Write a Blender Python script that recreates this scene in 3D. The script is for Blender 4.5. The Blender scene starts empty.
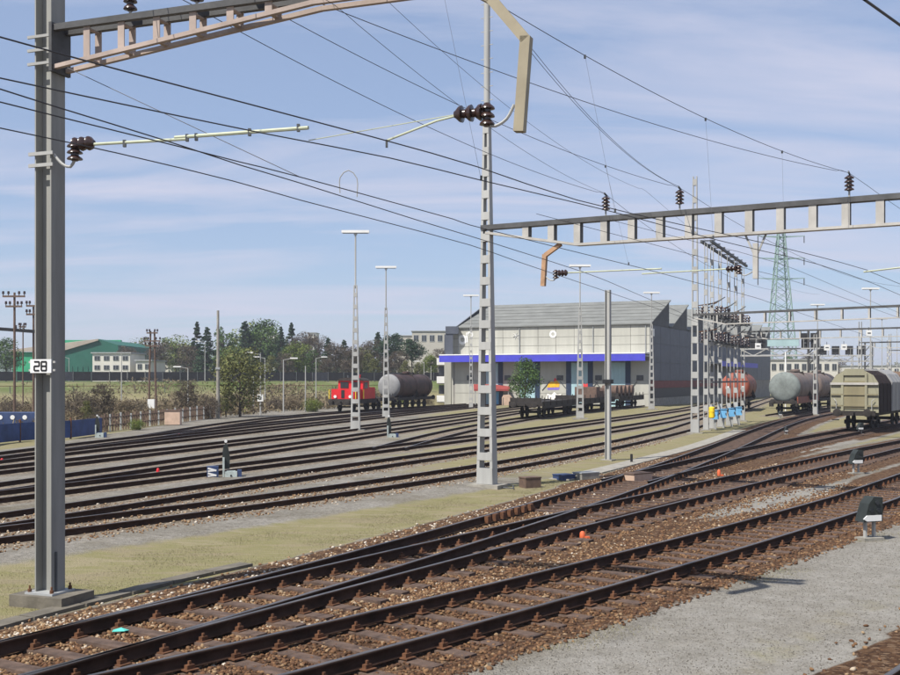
import bpy, math, random
import numpy as np
from mathutils import Vector, Matrix

random.seed(7)
rng = np.random.default_rng(7)
SC = bpy.context.scene
COL = SC.collection
R = math.radians

# ------------------------------------------------------------------ camera
F, H, YH = 1100.0, 3.3, 379.0          # focal length in photo pixels, eye height, horizon row
cam = bpy.data.cameras.new('camera')
cam.sensor_width = 36.0
cam.lens = F / 900.0 * 36.0
cam.shift_y = (YH - 337.5) / 900.0
cam.clip_start = 0.1
cam.clip_end = 20000
camo = bpy.data.objects.new('camera', cam)
COL.objects.link(camo)
camo.location = (0, 0, H)
camo.rotation_euler = (R(90), 0, 0)
SC.camera = camo

# ------------------------------------------------------------------ light
SUN = Vector((-0.72, -0.69, 0))
SUN.normalize()
ELEV = R(53)
sdir = Vector((SUN.x * math.cos(ELEV), SUN.y * math.cos(ELEV), math.sin(ELEV)))
sun = bpy.data.lights.new('sun', 'SUN')
sun.energy = 5.0
sun.angle = R(0.53)
sun.color = (1.0, 0.95, 0.87)
suno = bpy.data.objects.new('sun', sun)
COL.objects.link(suno)
suno.rotation_euler = sdir.to_track_quat('Z', 'Y').to_euler()
suno.location = (-30, -20, 60)

W = bpy.data.worlds.new('World')
SC.world = W
W.use_nodes = True
wn, wl = W.node_tree.nodes, W.node_tree.links
wn.clear()
wo = wn.new('ShaderNodeOutputWorld')
bg = wn.new('ShaderNodeBackground')
bg.inputs['Strength'].default_value = 0.075
sky = wn.new('ShaderNodeTexSky')
sky.sky_type = 'NISHITA'
sky.sun_disc = False
sky.sun_elevation = ELEV
sky.sun_rotation = math.atan2(SUN.x, SUN.y)
sky.altitude = 400
sky.air_density = 1.0
sky.dust_density = 0.5
sky.ozone_density = 3.5
# thin cirrus: direction projected on a high plane, stretched noise
tc = wn.new('ShaderNodeTexCoord')
sep = wn.new('ShaderNodeSeparateXYZ')
wl.new(tc.outputs['Generated'], sep.inputs[0])
addz = wn.new('ShaderNodeMath'); addz.operation = 'ADD'; addz.inputs[1].default_value = 0.12
wl.new(sep.outputs['Z'], addz.inputs[0])
mz = wn.new('ShaderNodeMath'); mz.operation = 'MAXIMUM'; mz.inputs[1].default_value = 0.05
wl.new(addz.outputs[0], mz.inputs[0])
dx = wn.new('ShaderNodeMath'); dx.operation = 'DIVIDE'
dy = wn.new('ShaderNodeMath'); dy.operation = 'DIVIDE'
wl.new(sep.outputs['X'], dx.inputs[0]); wl.new(mz.outputs[0], dx.inputs[1])
wl.new(sep.outputs['Y'], dy.inputs[0]); wl.new(mz.outputs[0], dy.inputs[1])
cmb = wn.new('ShaderNodeCombineXYZ')
wl.new(dx.outputs[0], cmb.inputs['X']); wl.new(dy.outputs[0], cmb.inputs['Y'])
mp = wn.new('ShaderNodeMapping')
mp.inputs['Rotation'].default_value = (0, 0, R(14))
mp.inputs['Scale'].default_value = (0.55, 1.7, 1)
mp.inputs['Location'].default_value = (1.3, 2.2, 0)
wl.new(cmb.outputs[0], mp.inputs['Vector'])
cn = wn.new('ShaderNodeTexNoise')
cn.inputs['Scale'].default_value = 0.9
cn.inputs['Detail'].default_value = 9
cn.inputs['Roughness'].default_value = 0.58
cn.inputs['Distortion'].default_value = 0.9
wl.new(mp.outputs[0], cn.inputs['Vector'])
cr = wn.new('ShaderNodeMapRange')
cr.inputs['From Min'].default_value = 0.42
cr.inputs['From Max'].default_value = 0.68
cr.inputs['To Min'].default_value = 0.0
cr.inputs['To Max'].default_value = 0.8
wl.new(cn.outputs[0], cr.inputs['Value'])
mix = wn.new('ShaderNodeMix'); mix.data_type = 'RGBA'
wl.new(cr.outputs[0], mix.inputs['Factor'])
veil = wn.new('ShaderNodeMix'); veil.data_type = 'RGBA'
veil.inputs['Factor'].default_value = 0.42
wl.new(sky.outputs[0], veil.inputs['A'])
veil.inputs['B'].default_value = (4.9, 6.1, 9.0, 1)
wl.new(veil.outputs['Result'], mix.inputs['A'])
mix.inputs['B'].default_value = (6.4, 6.5, 7.9, 1)
wl.new(mix.outputs['Result'], bg.inputs['Color'])
wl.new(bg.outputs[0], wo.inputs[0])

SC.view_settings.view_transform = 'Standard'
SC.view_settings.look = 'None'
SC.view_settings.exposure = 0.5
SC.view_settings.gamma = 1.0
SC.view_settings.use_curve_mapping = False
SC.render.engine = 'CYCLES'
SC.cycles.max_bounces = 5
SC.cycles.use_denoising = True


# ------------------------------------------------------------------ helpers
def un(x, y, Z=0.0):
    """photo pixel on a surface of height Z -> world point"""
    Y = F * (H - Z) / (y - YH)
    return Vector(((x - 450.0) / F * Y, Y, Z))


def at(x, y, Y):
    """photo pixel at distance Y -> world point"""
    return Vector(((x - 450.0) / F * Y, Y, H - (y - YH) / F * Y))


MATS = {}


def mat(name, col, rough=0.75, metal=0.0, var=0.25, scale=2.5, bump=0.15, col2=None, fine=25.0, spec=0.3, streak=False):
    if name in MATS:
        return MATS[name]
    m = bpy.data.materials.new(name)
    m.use_nodes = True
    nt = m.node_tree
    b = nt.nodes['Principled BSDF']
    b.inputs['Roughness'].default_value = rough
    b.inputs['Metallic'].default_value = metal
    b.inputs['Specular IOR Level'].default_value = spec
    tcn = nt.nodes.new('ShaderNodeTexCoord')
    mpn = nt.nodes.new('ShaderNodeMapping')
    nt.links.new(tcn.outputs['Object'], mpn.inputs['Vector'])
    if streak:
        mpn.inputs['Scale'].default_value = (1, 1, 0.12)
    n1 = nt.nodes.new('ShaderNodeTexNoise')
    n1.inputs['Scale'].default_value = scale
    n1.inputs['Detail'].default_value = 7
    n1.inputs['Roughness'].default_value = 0.65
    nt.links.new(mpn.outputs[0], n1.inputs['Vector'])
    rp = nt.nodes.new('ShaderNodeValToRGB')
    rp.color_ramp.elements[0].position = 0.3
    rp.color_ramp.elements[1].position = 0.72
    c2 = col2 if col2 else tuple(min(1, c * (1 + var)) for c in col)
    c1 = tuple(c * (1 - var) for c in col)
    rp.color_ramp.elements[0].color = (*c1, 1)
    rp.color_ramp.elements[1].color = (*c2, 1)
    nt.links.new(n1.outputs[0], rp.inputs[0])
    nt.links.new(rp.outputs[0], b.inputs['Base Color'])
    if bump > 0:
        n2 = nt.nodes.new('ShaderNodeTexNoise')
        n2.inputs['Scale'].default_value = fine
        n2.inputs['Detail'].default_value = 4
        nt.links.new(tcn.outputs['Object'], n2.inputs['Vector'])
        bp = nt.nodes.new('ShaderNodeBump')
        bp.inputs['Strength'].default_value = bump
        bp.inputs['Distance'].default_value = 0.02
        nt.links.new(n2.outputs[0], bp.inputs['Height'])
        nt.links.new(bp.outputs[0], b.inputs['Normal'])
    MATS[name] = m
    return m


def tone_mat(name, stops, rough=0.9):
    """colour picked by a per-piece 'tone' attribute"""
    m = bpy.data.materials.new(name)
    m.use_nodes = True
    nt = m.node_tree
    b = nt.nodes['Principled BSDF']
    b.inputs['Roughness'].default_value = rough
    b.inputs['Specular IOR Level'].default_value = 0.2
    a = nt.nodes.new('ShaderNodeAttribute')
    a.attribute_name = 'tone'
    rp = nt.nodes.new('ShaderNodeValToRGB')
    els = rp.color_ramp.elements
    els[0].position, els[0].color = stops[0][0], (*stops[0][1], 1)
    els[1].position, els[1].color = stops[-1][0], (*stops[-1][1], 1)
    for p, c in stops[1:-1]:
        e = els.new(p)
        e.color = (*c, 1)
    nt.links.new(a.outputs['Fac'], rp.inputs[0])
    nt.links.new(rp.outputs[0], b.inputs['Base Color'])
    return m


class MB:
    """collects shapes, then links them as one mesh object"""

    def __init__(self):
        self.v, self.f = [], []

    def add(self, vs, fs):
        k = len(self.v)
        self.v += [tuple(p) for p in vs]
        self.f += [tuple(i + k for i in f) for f in fs]
        return self

    def box(self, c, s, rz=0.0):
        cx, cy, cz = c
        a, b_, d = s[0] / 2, s[1] / 2, s[2] / 2
        co, si = math.cos(rz), math.sin(rz)
        vs = []
        for z in (-d, d):
            for x, y in ((-a, -b_), (a, -b_), (a, b_), (-a, b_)):
                vs.append((cx + x * co - y * si, cy + x * si + y * co, cz + z))
        return self.add(vs, [(3, 2, 1, 0), (4, 5, 6, 7), (0, 1, 5, 4), (1, 2, 6, 5), (2, 3, 7, 6), (3, 0, 4, 7)])

    def bar(self, p0, p1, w, h, up=(0, 0, 1), w1=None, h1=None):
        """straight bar of section w (sideways) x h (along up); may taper"""
        p0, p1 = Vector(p0), Vector(p1)
        d = (p1 - p0).normalized()
        up = Vector(up)
        s = d.cross(up)
        if s.length < 1e-4:
            s = d.cross(Vector((0, 1, 0)))
        s.normalize()
        t = s.cross(d).normalized()
        w1 = w if w1 is None else w1
        h1 = h if h1 is None else h1
        vs = []
        for p, ww, hh in ((p0, w, h), (p1, w1, h1)):
            for a, b_ in ((-1, -1), (1, -1), (1, 1), (-1, 1)):
                vs.append(p + s * (a * ww / 2) + t * (b_ * hh / 2))
        return self.add(vs, [(3, 2, 1, 0), (4, 5, 6, 7), (0, 1, 5, 4), (1, 2, 6, 5), (2, 3, 7, 6), (3, 0, 4, 7)])

    def tube(self, pts, r, n=6, r1=None, caps=True):
        pts = [Vector(p) for p in pts]
        m = len(pts)
        k = len(self.v)
        prev = None
        for i, p in enumerate(pts):
            d = (pts[min(i + 1, m - 1)] - pts[max(i - 1, 0)]).normalized()
            if prev is None:
                a = d.cross(Vector((0, 0, 1)))
                if a.length < 1e-3:
                    a = d.cross(Vector((1, 0, 0)))
            else:
                a = prev - d * prev.dot(d)
            a.normalize()
            prev = a
            b_ = d.cross(a)
            rr = r if r1 is None else r + (r1 - r) * i / max(1, m - 1)
            for j in range(n):
                t = 2 * math.pi * j / n
                self.v.append(tuple(p + a * (rr * math.cos(t)) + b_ * (rr * math.sin(t))))
        for i in range(m - 1):
            for j in range(n):
                j2 = (j + 1) % n
                self.f.append((k + i * n + j, k + i * n + j2, k + (i + 1) * n + j2, k + (i + 1) * n + j))
        if caps:
            self.f.append(tuple(k + j for j in range(n))[::-1])
            self.f.append(tuple(k + (m - 1) * n + j for j in range(n)))
        return self

    def lathe(self, p0, axis, prof, n=14):
        """profile [(t, r)...] turned round the line p0 + t*axis"""
        p0, d = Vector(p0), Vector(axis).normalized()
        a = d.cross(Vector((0, 0, 1)))
        if a.length < 1e-3:
            a = d.cross(Vector((1, 0, 0)))
        a.normalize()
        b_ = d.cross(a)
        k = len(self.v)
        for t, r in prof:
            for j in range(n):
                q = 2 * math.pi * j / n
                self.v.append(tuple(p0 + d * t + a * (r * math.cos(q)) + b_ * (r * math.sin(q))))
        for i in range(len(prof) - 1):
            for j in range(n):
                j2 = (j + 1) % n
                self.f.append((k + i * n + j, k + i * n + j2, k + (i + 1) * n + j2, k + (i + 1) * n + j))
        self.f.append(tuple(k + j for j in range(n))[::-1])
        self.f.append(tuple(k + (len(prof) - 1) * n + j for j in range(n)))
        return self

    def prism(self, poly, O, A, B, D):
        """polygon in the (A, B) plane at O, pushed along D"""
        O, A, B, D = Vector(O), Vector(A), Vector(B), Vector(D)
        n = len(poly)
        vs = [O + A * a + B * b_ for a, b_ in poly] + [O + A * a + B * b_ + D for a, b_ in poly]
        fs = [tuple(range(n))[::-1], tuple(range(n, 2 * n))]
        for i in range(n):
            j = (i + 1) % n
            fs.append((i, j, n + j, n + i))
        return self.add(vs, fs)

    def mesh(self, name, m):
        me = bpy.data.meshes.new(name)
        me.from_pydata(self.v, [], self.f)
        me.materials.append(m)
        me.update()
        return me

    def build(self, name, m, parent=None, world=False, smooth=False, kind=None):
        me = self.mesh(name, m)
        if smooth:
            me.polygons.foreach_set('use_smooth', [True] * len(me.polygons))
            try:
                me.set_sharp_from_angle(angle=R(40))
            except Exception:
                pass
        return link(name, me, parent, world, kind)


def link(name, me, parent=None, world=False, kind=None):
    o = bpy.data.objects.new(name, me)
    COL.objects.link(o)
    if parent is not None:
        o.parent = parent
        if world:
            o.matrix_parent_inverse = Matrix.LocRotScale(parent.location, parent.rotation_euler, None).inverted()
    if kind:
        o['kind'] = kind
    return o


def thing(name, label, cat, loc=(0, 0, 0), rz=0.0, group=None):
    o = bpy.data.objects.new(name, None)
    COL.objects.link(o)
    o.empty_display_size = 0.3
    o.location = loc
    o.rotation_euler = (0, 0, rz)
    return tag(o, label, cat, group)


def tag(o, label, cat, group=None, kind=None):
    o['label'] = label
    if cat:
        o['category'] = cat
        o['kind'] = 'thing'
    if group:
        o['group'] = group
    if kind:
        o['kind'] = kind
    return o


def copy_tree(o, parent=None):
    c = o.copy()
    COL.objects.link(c)
    if parent is not None:
        c.parent = parent
    for ch in list(o.children):
        copy_tree(ch, c)
    return c


def np_mesh(name, V, T, m, tone=None):
    """mesh from numpy vertices and triangles/quads"""
    me = bpy.data.meshes.new(name)
    n, k = T.shape
    me.vertices.add(len(V))
    me.vertices.foreach_set('co', V.astype(np.float32).ravel())
    me.loops.add(n * k)
    me.loops.foreach_set('vertex_index', T.astype(np.int32).ravel())
    me.polygons.add(n)
    me.polygons.foreach_set('loop_start', np.arange(0, n * k, k, dtype=np.int32))
    me.update(calc_edges=True)
    me.validate()
    if tone is not None:
        at_ = me.attributes.new('tone', 'FLOAT', 'POINT')
        at_.data.foreach_set('value', tone.astype(np.float32))
    me.materials.append(m)
    return me


def crom(pts, step=0.6):
    """smooth curve through points"""
    P = [Vector(p) for p in pts]
    if len(P) == 2:
        return P
    out = []
    Q = [P[0] * 2 - P[1]] + P + [P[-1] * 2 - P[-2]]
    for i in range(1, len(Q) - 2):
        a, b_, c, d = Q[i - 1], Q[i], Q[i + 1], Q[i + 2]
        n = max(2, min(14, int((c - b_).length / step)))
        for j in range(n):
            t = j / n
            out.append(0.5 * ((2 * b_) + (c - a) * t + (2 * a - 5 * b_ + 4 * c - d) * t * t + (3 * b_ - a - 3 * c + d) * t ** 3))
    out.append(P[-1])
    return out


# ------------------------------------------------------------------ tracks: centre lines
RT = 0.18                                   # height of the rail top


def unr(p):
    v = un(p[0], p[1], RT)
    return v.x, v.y


RAILS = {
    'T1': ([(280, 675), (360, 653.5), (436, 634), (480, 621), (540, 605), (580, 595), (630, 580), (720, 555), (786, 534), (900, 497)],
           [(96, 674), (180, 655.5), (300, 627), (360, 614), (450, 593), (480, 585), (610, 554), (630, 549), (720, 527), (760, 516), (900, 475.6)]),
    'A': ([(30, 674), (180, 632), (300, 596), (360, 579), (450, 551), (480, 541), (550, 518), (580, 508), (630, 491.5), (676, 473), (720, 453.5), (760, 437), (824, 415)],
          [(0, 638), (180, 594.5), (300, 566), (360, 550), (450, 526), (480, 517), (580, 489), (630, 472), (660, 463), (720, 443), (760, 428), (824, 411)]),
    'B': ([(30, 674), (180, 633), (300, 600), (450, 561), (480, 553), (580, 527), (630, 512), (720, 493), (760, 482), (780, 475), (848, 460), (900, 448)],
          [(0, 639), (180, 597), (300, 571), (360, 557), (450, 537), (480, 531), (550, 515), (580, 508), (630, 498), (700, 481), (720, 477), (760, 470), (780, 465), (860, 448), (900, 436)]),
    'C': ([(650, 484), (706, 465), (720, 461), (760, 452), (780, 448), (852, 432)], [(648, 469), (676, 461), (728, 451), (760, 445), (780, 442), (840, 430)]),
    'M1': ([(0, 538.5), (160, 517), (150, 518), (330, 493), (300, 497), (476, 471.6), (499, 467), (606, 448), (691.5, 428.5)],
           [(0, 526), (160, 507.7), (150, 509), (330, 485.6), (300, 489), (476, 465), (460, 468), (606, 441.5), (691.5, 424)]),
    'M2': ([(0, 524), (150, 499), (330, 472), (300, 477), (476, 451.6), (606, 431.8), (691.5, 416.6)],
           [(0, 514.4), (150, 491), (330, 466), (300, 470), (476, 446.6), (606, 427), (691.5, 412.5)]),
    'M3': ([(0, 497), (160, 479), (208, 470), (330, 457), (300, 460.5), (460, 439.5), (606, 421.5), (691, 408.5)],
           [(0, 492), (160, 472), (330, 452), (300, 456), (460, 435), (606, 418), (691, 406)]),
    'M4': ([(0, 489), (160, 467), (330, 441.5), (300, 445), (476, 420), (520, 412.5)], [(0, 482.6), (160, 460.5), (330, 438), (300, 440.5), (476, 416), (520, 409.5)]),
    'M5': ([(0, 470), (160, 452.7), (330, 432), (300, 435), (476, 413.6)], [(0, 465), (160, 449), (330, 429), (300, 431), (476, 411)]),
}
CENT = {
    'M6': [(0, 458), (150, 441), (200, 435.3), (320, 422.5), (476, 406)],
    'M7': [(0, 453.5), (200, 430.7), (320, 417.3), (440, 407.5)],
    'M8': [(200, 427), (260, 419.5), (320, 413), (440, 405.5)],
}
G2 = 0.7525


class Line:
    """centre line X = p(Y), carried on straight past its measured ends"""

    def __init__(self, p, y0, y1, Y0, Y1, slope_end=None):
        self.p, self.y0, self.y1, self.Y0, self.Y1 = p, y0, y1, Y0, Y1
        self.d = np.polyder(p)
        self.se = slope_end

    def x(self, Y):
        Y = np.asarray(Y, float)
        c = np.clip(Y, self.y0, self.y1)
        s = np.polyval(self.d, c)
        if self.se is not None:
            s = np.where(Y > self.y1, self.se, s)
        return np.polyval(self.p, c) + s * (Y - c)

    def samples(self, step=0.8):
        Ys = np.linspace(self.Y0, self.Y1, 4000)
        Xs = self.x(Ys)
        s = np.concatenate([[0], np.cumsum(np.hypot(np.diff(Xs), np.diff(Ys)))])
        n = max(2, int(s[-1] / step))
        t = np.arange(n + 1) * step
        t = t[t <= s[-1]]
        X, Y = np.interp(t, s, Xs), np.interp(t, s, Ys)
        tx, ty = np.gradient(X), np.gradient(Y)
        L = np.hypot(tx, ty)
        return X, Y, tx / L, ty / L


EXT = {'T1': (5.5, 62, 0.66), 'A': (8, 180, 0.5), 'B': (8, 95, 0.7), 'C': (34, 150, 0.6), 'M1': (15, 190, 0.345), 'M2': (15, 160, 0.36),
       'M3': (20, 150, 0.35), 'M4': (22, 135, 0.3), 'M5': (26, 140, 0.27), 'M6': (32, 150, 0.25), 'M7': (38, 140, 0.25), 'M8': (60, 150, 0.35)}
LINES = {}
for k, (n_, f_) in RAILS.items():
    pr = []
    for pts, s in ((n_, -1), (f_, 1)):
        q = np.array([unr(p) for p in pts])
        deg = 3 if len(pts) > 6 else 2
        pr.append((np.polyfit(q[:, 1], q[:, 0], deg), q[:, 1].min(), q[:, 1].max()))
    y0, y1 = max(pr[0][1], pr[1][1]), min(pr[0][2], pr[1][2])
    Ys = np.linspace(y0, y1, 40)
    Xm = 0.5 * (np.polyval(pr[0][0], Ys) + np.polyval(pr[1][0], Ys))
    deg = 3 if len(n_) > 6 and k not in ('M3',) else 2
    a, b_, se = EXT[k]
    LINES[k] = Line(np.polyfit(Ys, Xm, deg), y0, y1, a, b_, se)
for k, pts in CENT.items():
    q = np.array([unr(p) for p in pts])
    a, b_, se = EXT[k]
    LINES[k] = Line(np.polyfit(q[:, 1], q[:, 0], 2), q[:, 1].min(), q[:, 1].max(), a, b_, se)
# the siding of the flat wagons, leaving M3, and the tank wagons' siding
q = np.array([(-3.0, 50), (1.2, 68), (5.3, 88), (10.1, 100), (17.0, 118)])
LINES['M9'] = Line(np.polyfit(q[:, 1], q[:, 0], 2), 50, 118, 50, 145, 0.41)
q = np.array([(28.8, 97), (40.3, 120), (71, 180)])
LINES['D'] = Line(np.polyfit(q[:, 1], q[:, 0], 2), 97, 180, 96, 200, 0.5)
# the track nearest the camera, cut by the lower right corner
q = np.array([(1.1, 6), (5.1, 11), (9.1, 16), (17.1, 26)])
LINES['N'] = Line(np.polyfit(q[:, 1], q[:, 0], 1), 6, 26, 3, 40, 0.75)


def tdir(k, Y):
    x0, x1 = LINES[k].x([Y, Y + 1])
    v = Vector((x1 - x0, 1, 0))
    return v.normalized()


# ------------------------------------------------------------------ ground: one sheet, zones by attribute
def seg_dist(PX, PY, k, step=2.0):
    X, Y, _, _ = LINES[k].samples(step)
    best = np.full(PX.shape, 1e9)
    for i in range(len(X) - 1):
        ax, ay, bx, by = X[i], Y[i], X[i + 1], Y[i + 1]
        sel = np.where((PY > ay - 9) & (PY < by + 9) & (np.abs(PX - ax) < 14))[0]
        if len(sel) == 0:
            continue
        px, py = PX[sel], PY[sel]
        dx_, dy_ = bx - ax, by - ay
        t = np.clip(((px - ax) * dx_ + (py - ay) * dy_) / (dx_ * dx_ + dy_ * dy_), 0, 1)
        d = np.hypot(px - ax - t * dx_, py - ay - t * dy_)
        best[sel] = np.minimum(best[sel], d)
    return best


def sstep(a, b_, x):
    t = np.clip((x - a) / (b_ - a), 0, 1)
    return t * t * (3 - 2 * t)


ROADP = np.array((-90.0, 150.0))
ROADD = np.array((90.0, 35.0)); ROADD = ROADD / np.linalg.norm(ROADD)
ROADN = np.array((ROADD[1], -ROADD[0]))           # towards the camera


def ground_z(X, Y):
    X, Y = np.asarray(X, float), np.asarray(Y, float)
    d = (X - ROADP[0]) * ROADN[0] + (Y - ROADP[1]) * ROADN[1]      # > 0 on the camera's side
    z = 2.9 * sstep(26, 5, d)
    fade = sstep(14, -6, X - (Y - 150) * 0.25)                     # no bank near the warehouse
    z = z * fade
    return z


def in_poly(px, py, poly):
    ins = np.zeros(px.shape, bool)
    n = len(poly)
    for i in range(n):
        x0, y0 = poly[i]
        x1, y1 = poly[(i + 1) % n]
        c = ((y0 > py) != (y1 > py)) & (px < (x1 - x0) * (py - y0) / (y1 - y0 + 1e-12) + x0)
        ins ^= c
    return ins


def axis(parts):
    out = []
    for a, b_, s in parts:
        out += list(np.arange(a, b_, s))
    out.append(parts[-1][1])
    return np.array(out)


gx = axis([(-2400, -400, 400), (-400, -80, 20), (-80, -26, 2), (-26, -12, 0.5), (-12, 18, 0.2), (18, 36, 0.4), (36, 80, 1.5), (80, 400, 20), (400, 2400, 400)])
gy = axis([(-400, 0, 40), (0, 8, 1), (8, 36, 0.2), (36, 70, 0.4), (70, 130, 1.0), (130, 210, 3), (210, 600, 30), (600, 3000, 400)])
GX, GY = np.meshgrid(gx, gy)
PX, PY = GX.ravel(), GY.ravel()
dmain = np.full(PX.shape, 1e9)
for k in ('T1', 'A', 'B', 'C', 'N'):
    dmain = np.minimum(dmain, seg_dist(PX, PY, k))
dT1 = seg_dist(PX, PY, 'T1')
dyard = np.full(PX.shape, 1e9)
for k in ('M1', 'M2', 'M3', 'M4', 'M5', 'M6', 'M7', 'M8', 'M9', 'D'):
    dyard = np.minimum(dyard, seg_dist(PX, PY, k))
xT1, xA, xB, xM1 = (LINES[k].x(PY) for k in ('T1', 'A', 'B', 'M1'))
near_side = (PX > xT1)
zr = sstep(2.35, 1.75, dmain)                                     # brown ballast
zr = np.where(near_side & (PX < xT1 + 4) & (dT1 < 3.2) & (PY < 60), sstep(1.95, 1.35, dT1), zr)
zr = np.maximum(zr, 1.0 * ((PX > xA) & (PX < xT1 - 0.3) & (PY < 24)))
zy = 0.85 * sstep(1.55, 1.1, dyard)                               # yard ballast, paler
# dry mossy grass: strip between the running lines and the yard, and between the yard tracks farther right
strip = sstep(1.9, 2.7, xA - PX) * sstep(2.5, 4.2, PX - xM1) * (PY < 120) * (PY > 6)
yardgrass = sstep(-9, 3, PX - 0.0 * (PY - 30)) * sstep(1.0, 1.6, dyard) * sstep(30, 42, PY) * (PX < xA) * 0.8
right = sstep(1.9, 2.8, dmain) * (PX > xA) * sstep(30, 44, PY) * 0.8
fgpatch = sstep(2.6, 6.0, PX - xT1) * 0.5 * (PX < LINES['N'].x(PY)) * (PY < 40)
outer = ((PX < -20.5) | (PY > 131)).astype(float) * (PX < 45) * sstep(40, 60, PY)
far = sstep(200, 260, PY)
zg = np.clip(np.maximum.reduce([strip, yardgrass, right, fgpatch, outer * 0.9, far]), 0, 1)
zg = zg * (1 - zr) * (1 - 0.8 * zy)
# bare pale gravel patches between the near track and the next one
pale = np.zeros(PX.shape)
for poly in ([un(690, 518), un(720, 506), un(760, 494), un(850, 480), un(845, 486), un(800, 502), un(760, 510)],
             [un(735, 462), un(760, 452), un(820, 441), un(850, 436), un(860, 441), un(800, 452)]):
    pale = np.maximum(pale, in_poly(PX, PY, [(p.x, p.y) for p in poly]).astype(float))
pale = np.maximum(pale, near_side * sstep(1.5, 2.3, dT1) * (PY < 45) * (dmain > 1.6))
zr = zr * (1 - 0.9 * pale * (dmain > 1.5))
green = np.clip(outer * sstep(0.9, 2.2, ground_z(PX, PY)) + far * 0.5, 0, 1)
PZ = ground_z(PX, PY) + 0.02 * sstep(0.1, 0.9, zr) - 0.045 + 0.085 * sstep(3.6, 2.0, dyard) * (1 - zr)
nx, ny = len(gx), len(gy)
ii = np.arange(nx * ny).reshape(ny, nx)
quads = np.stack([ii[:-1, :-1].ravel(), ii[:-1, 1:].ravel(), ii[1:, 1:].ravel(), ii[1:, :-1].ravel()], 1)


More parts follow.
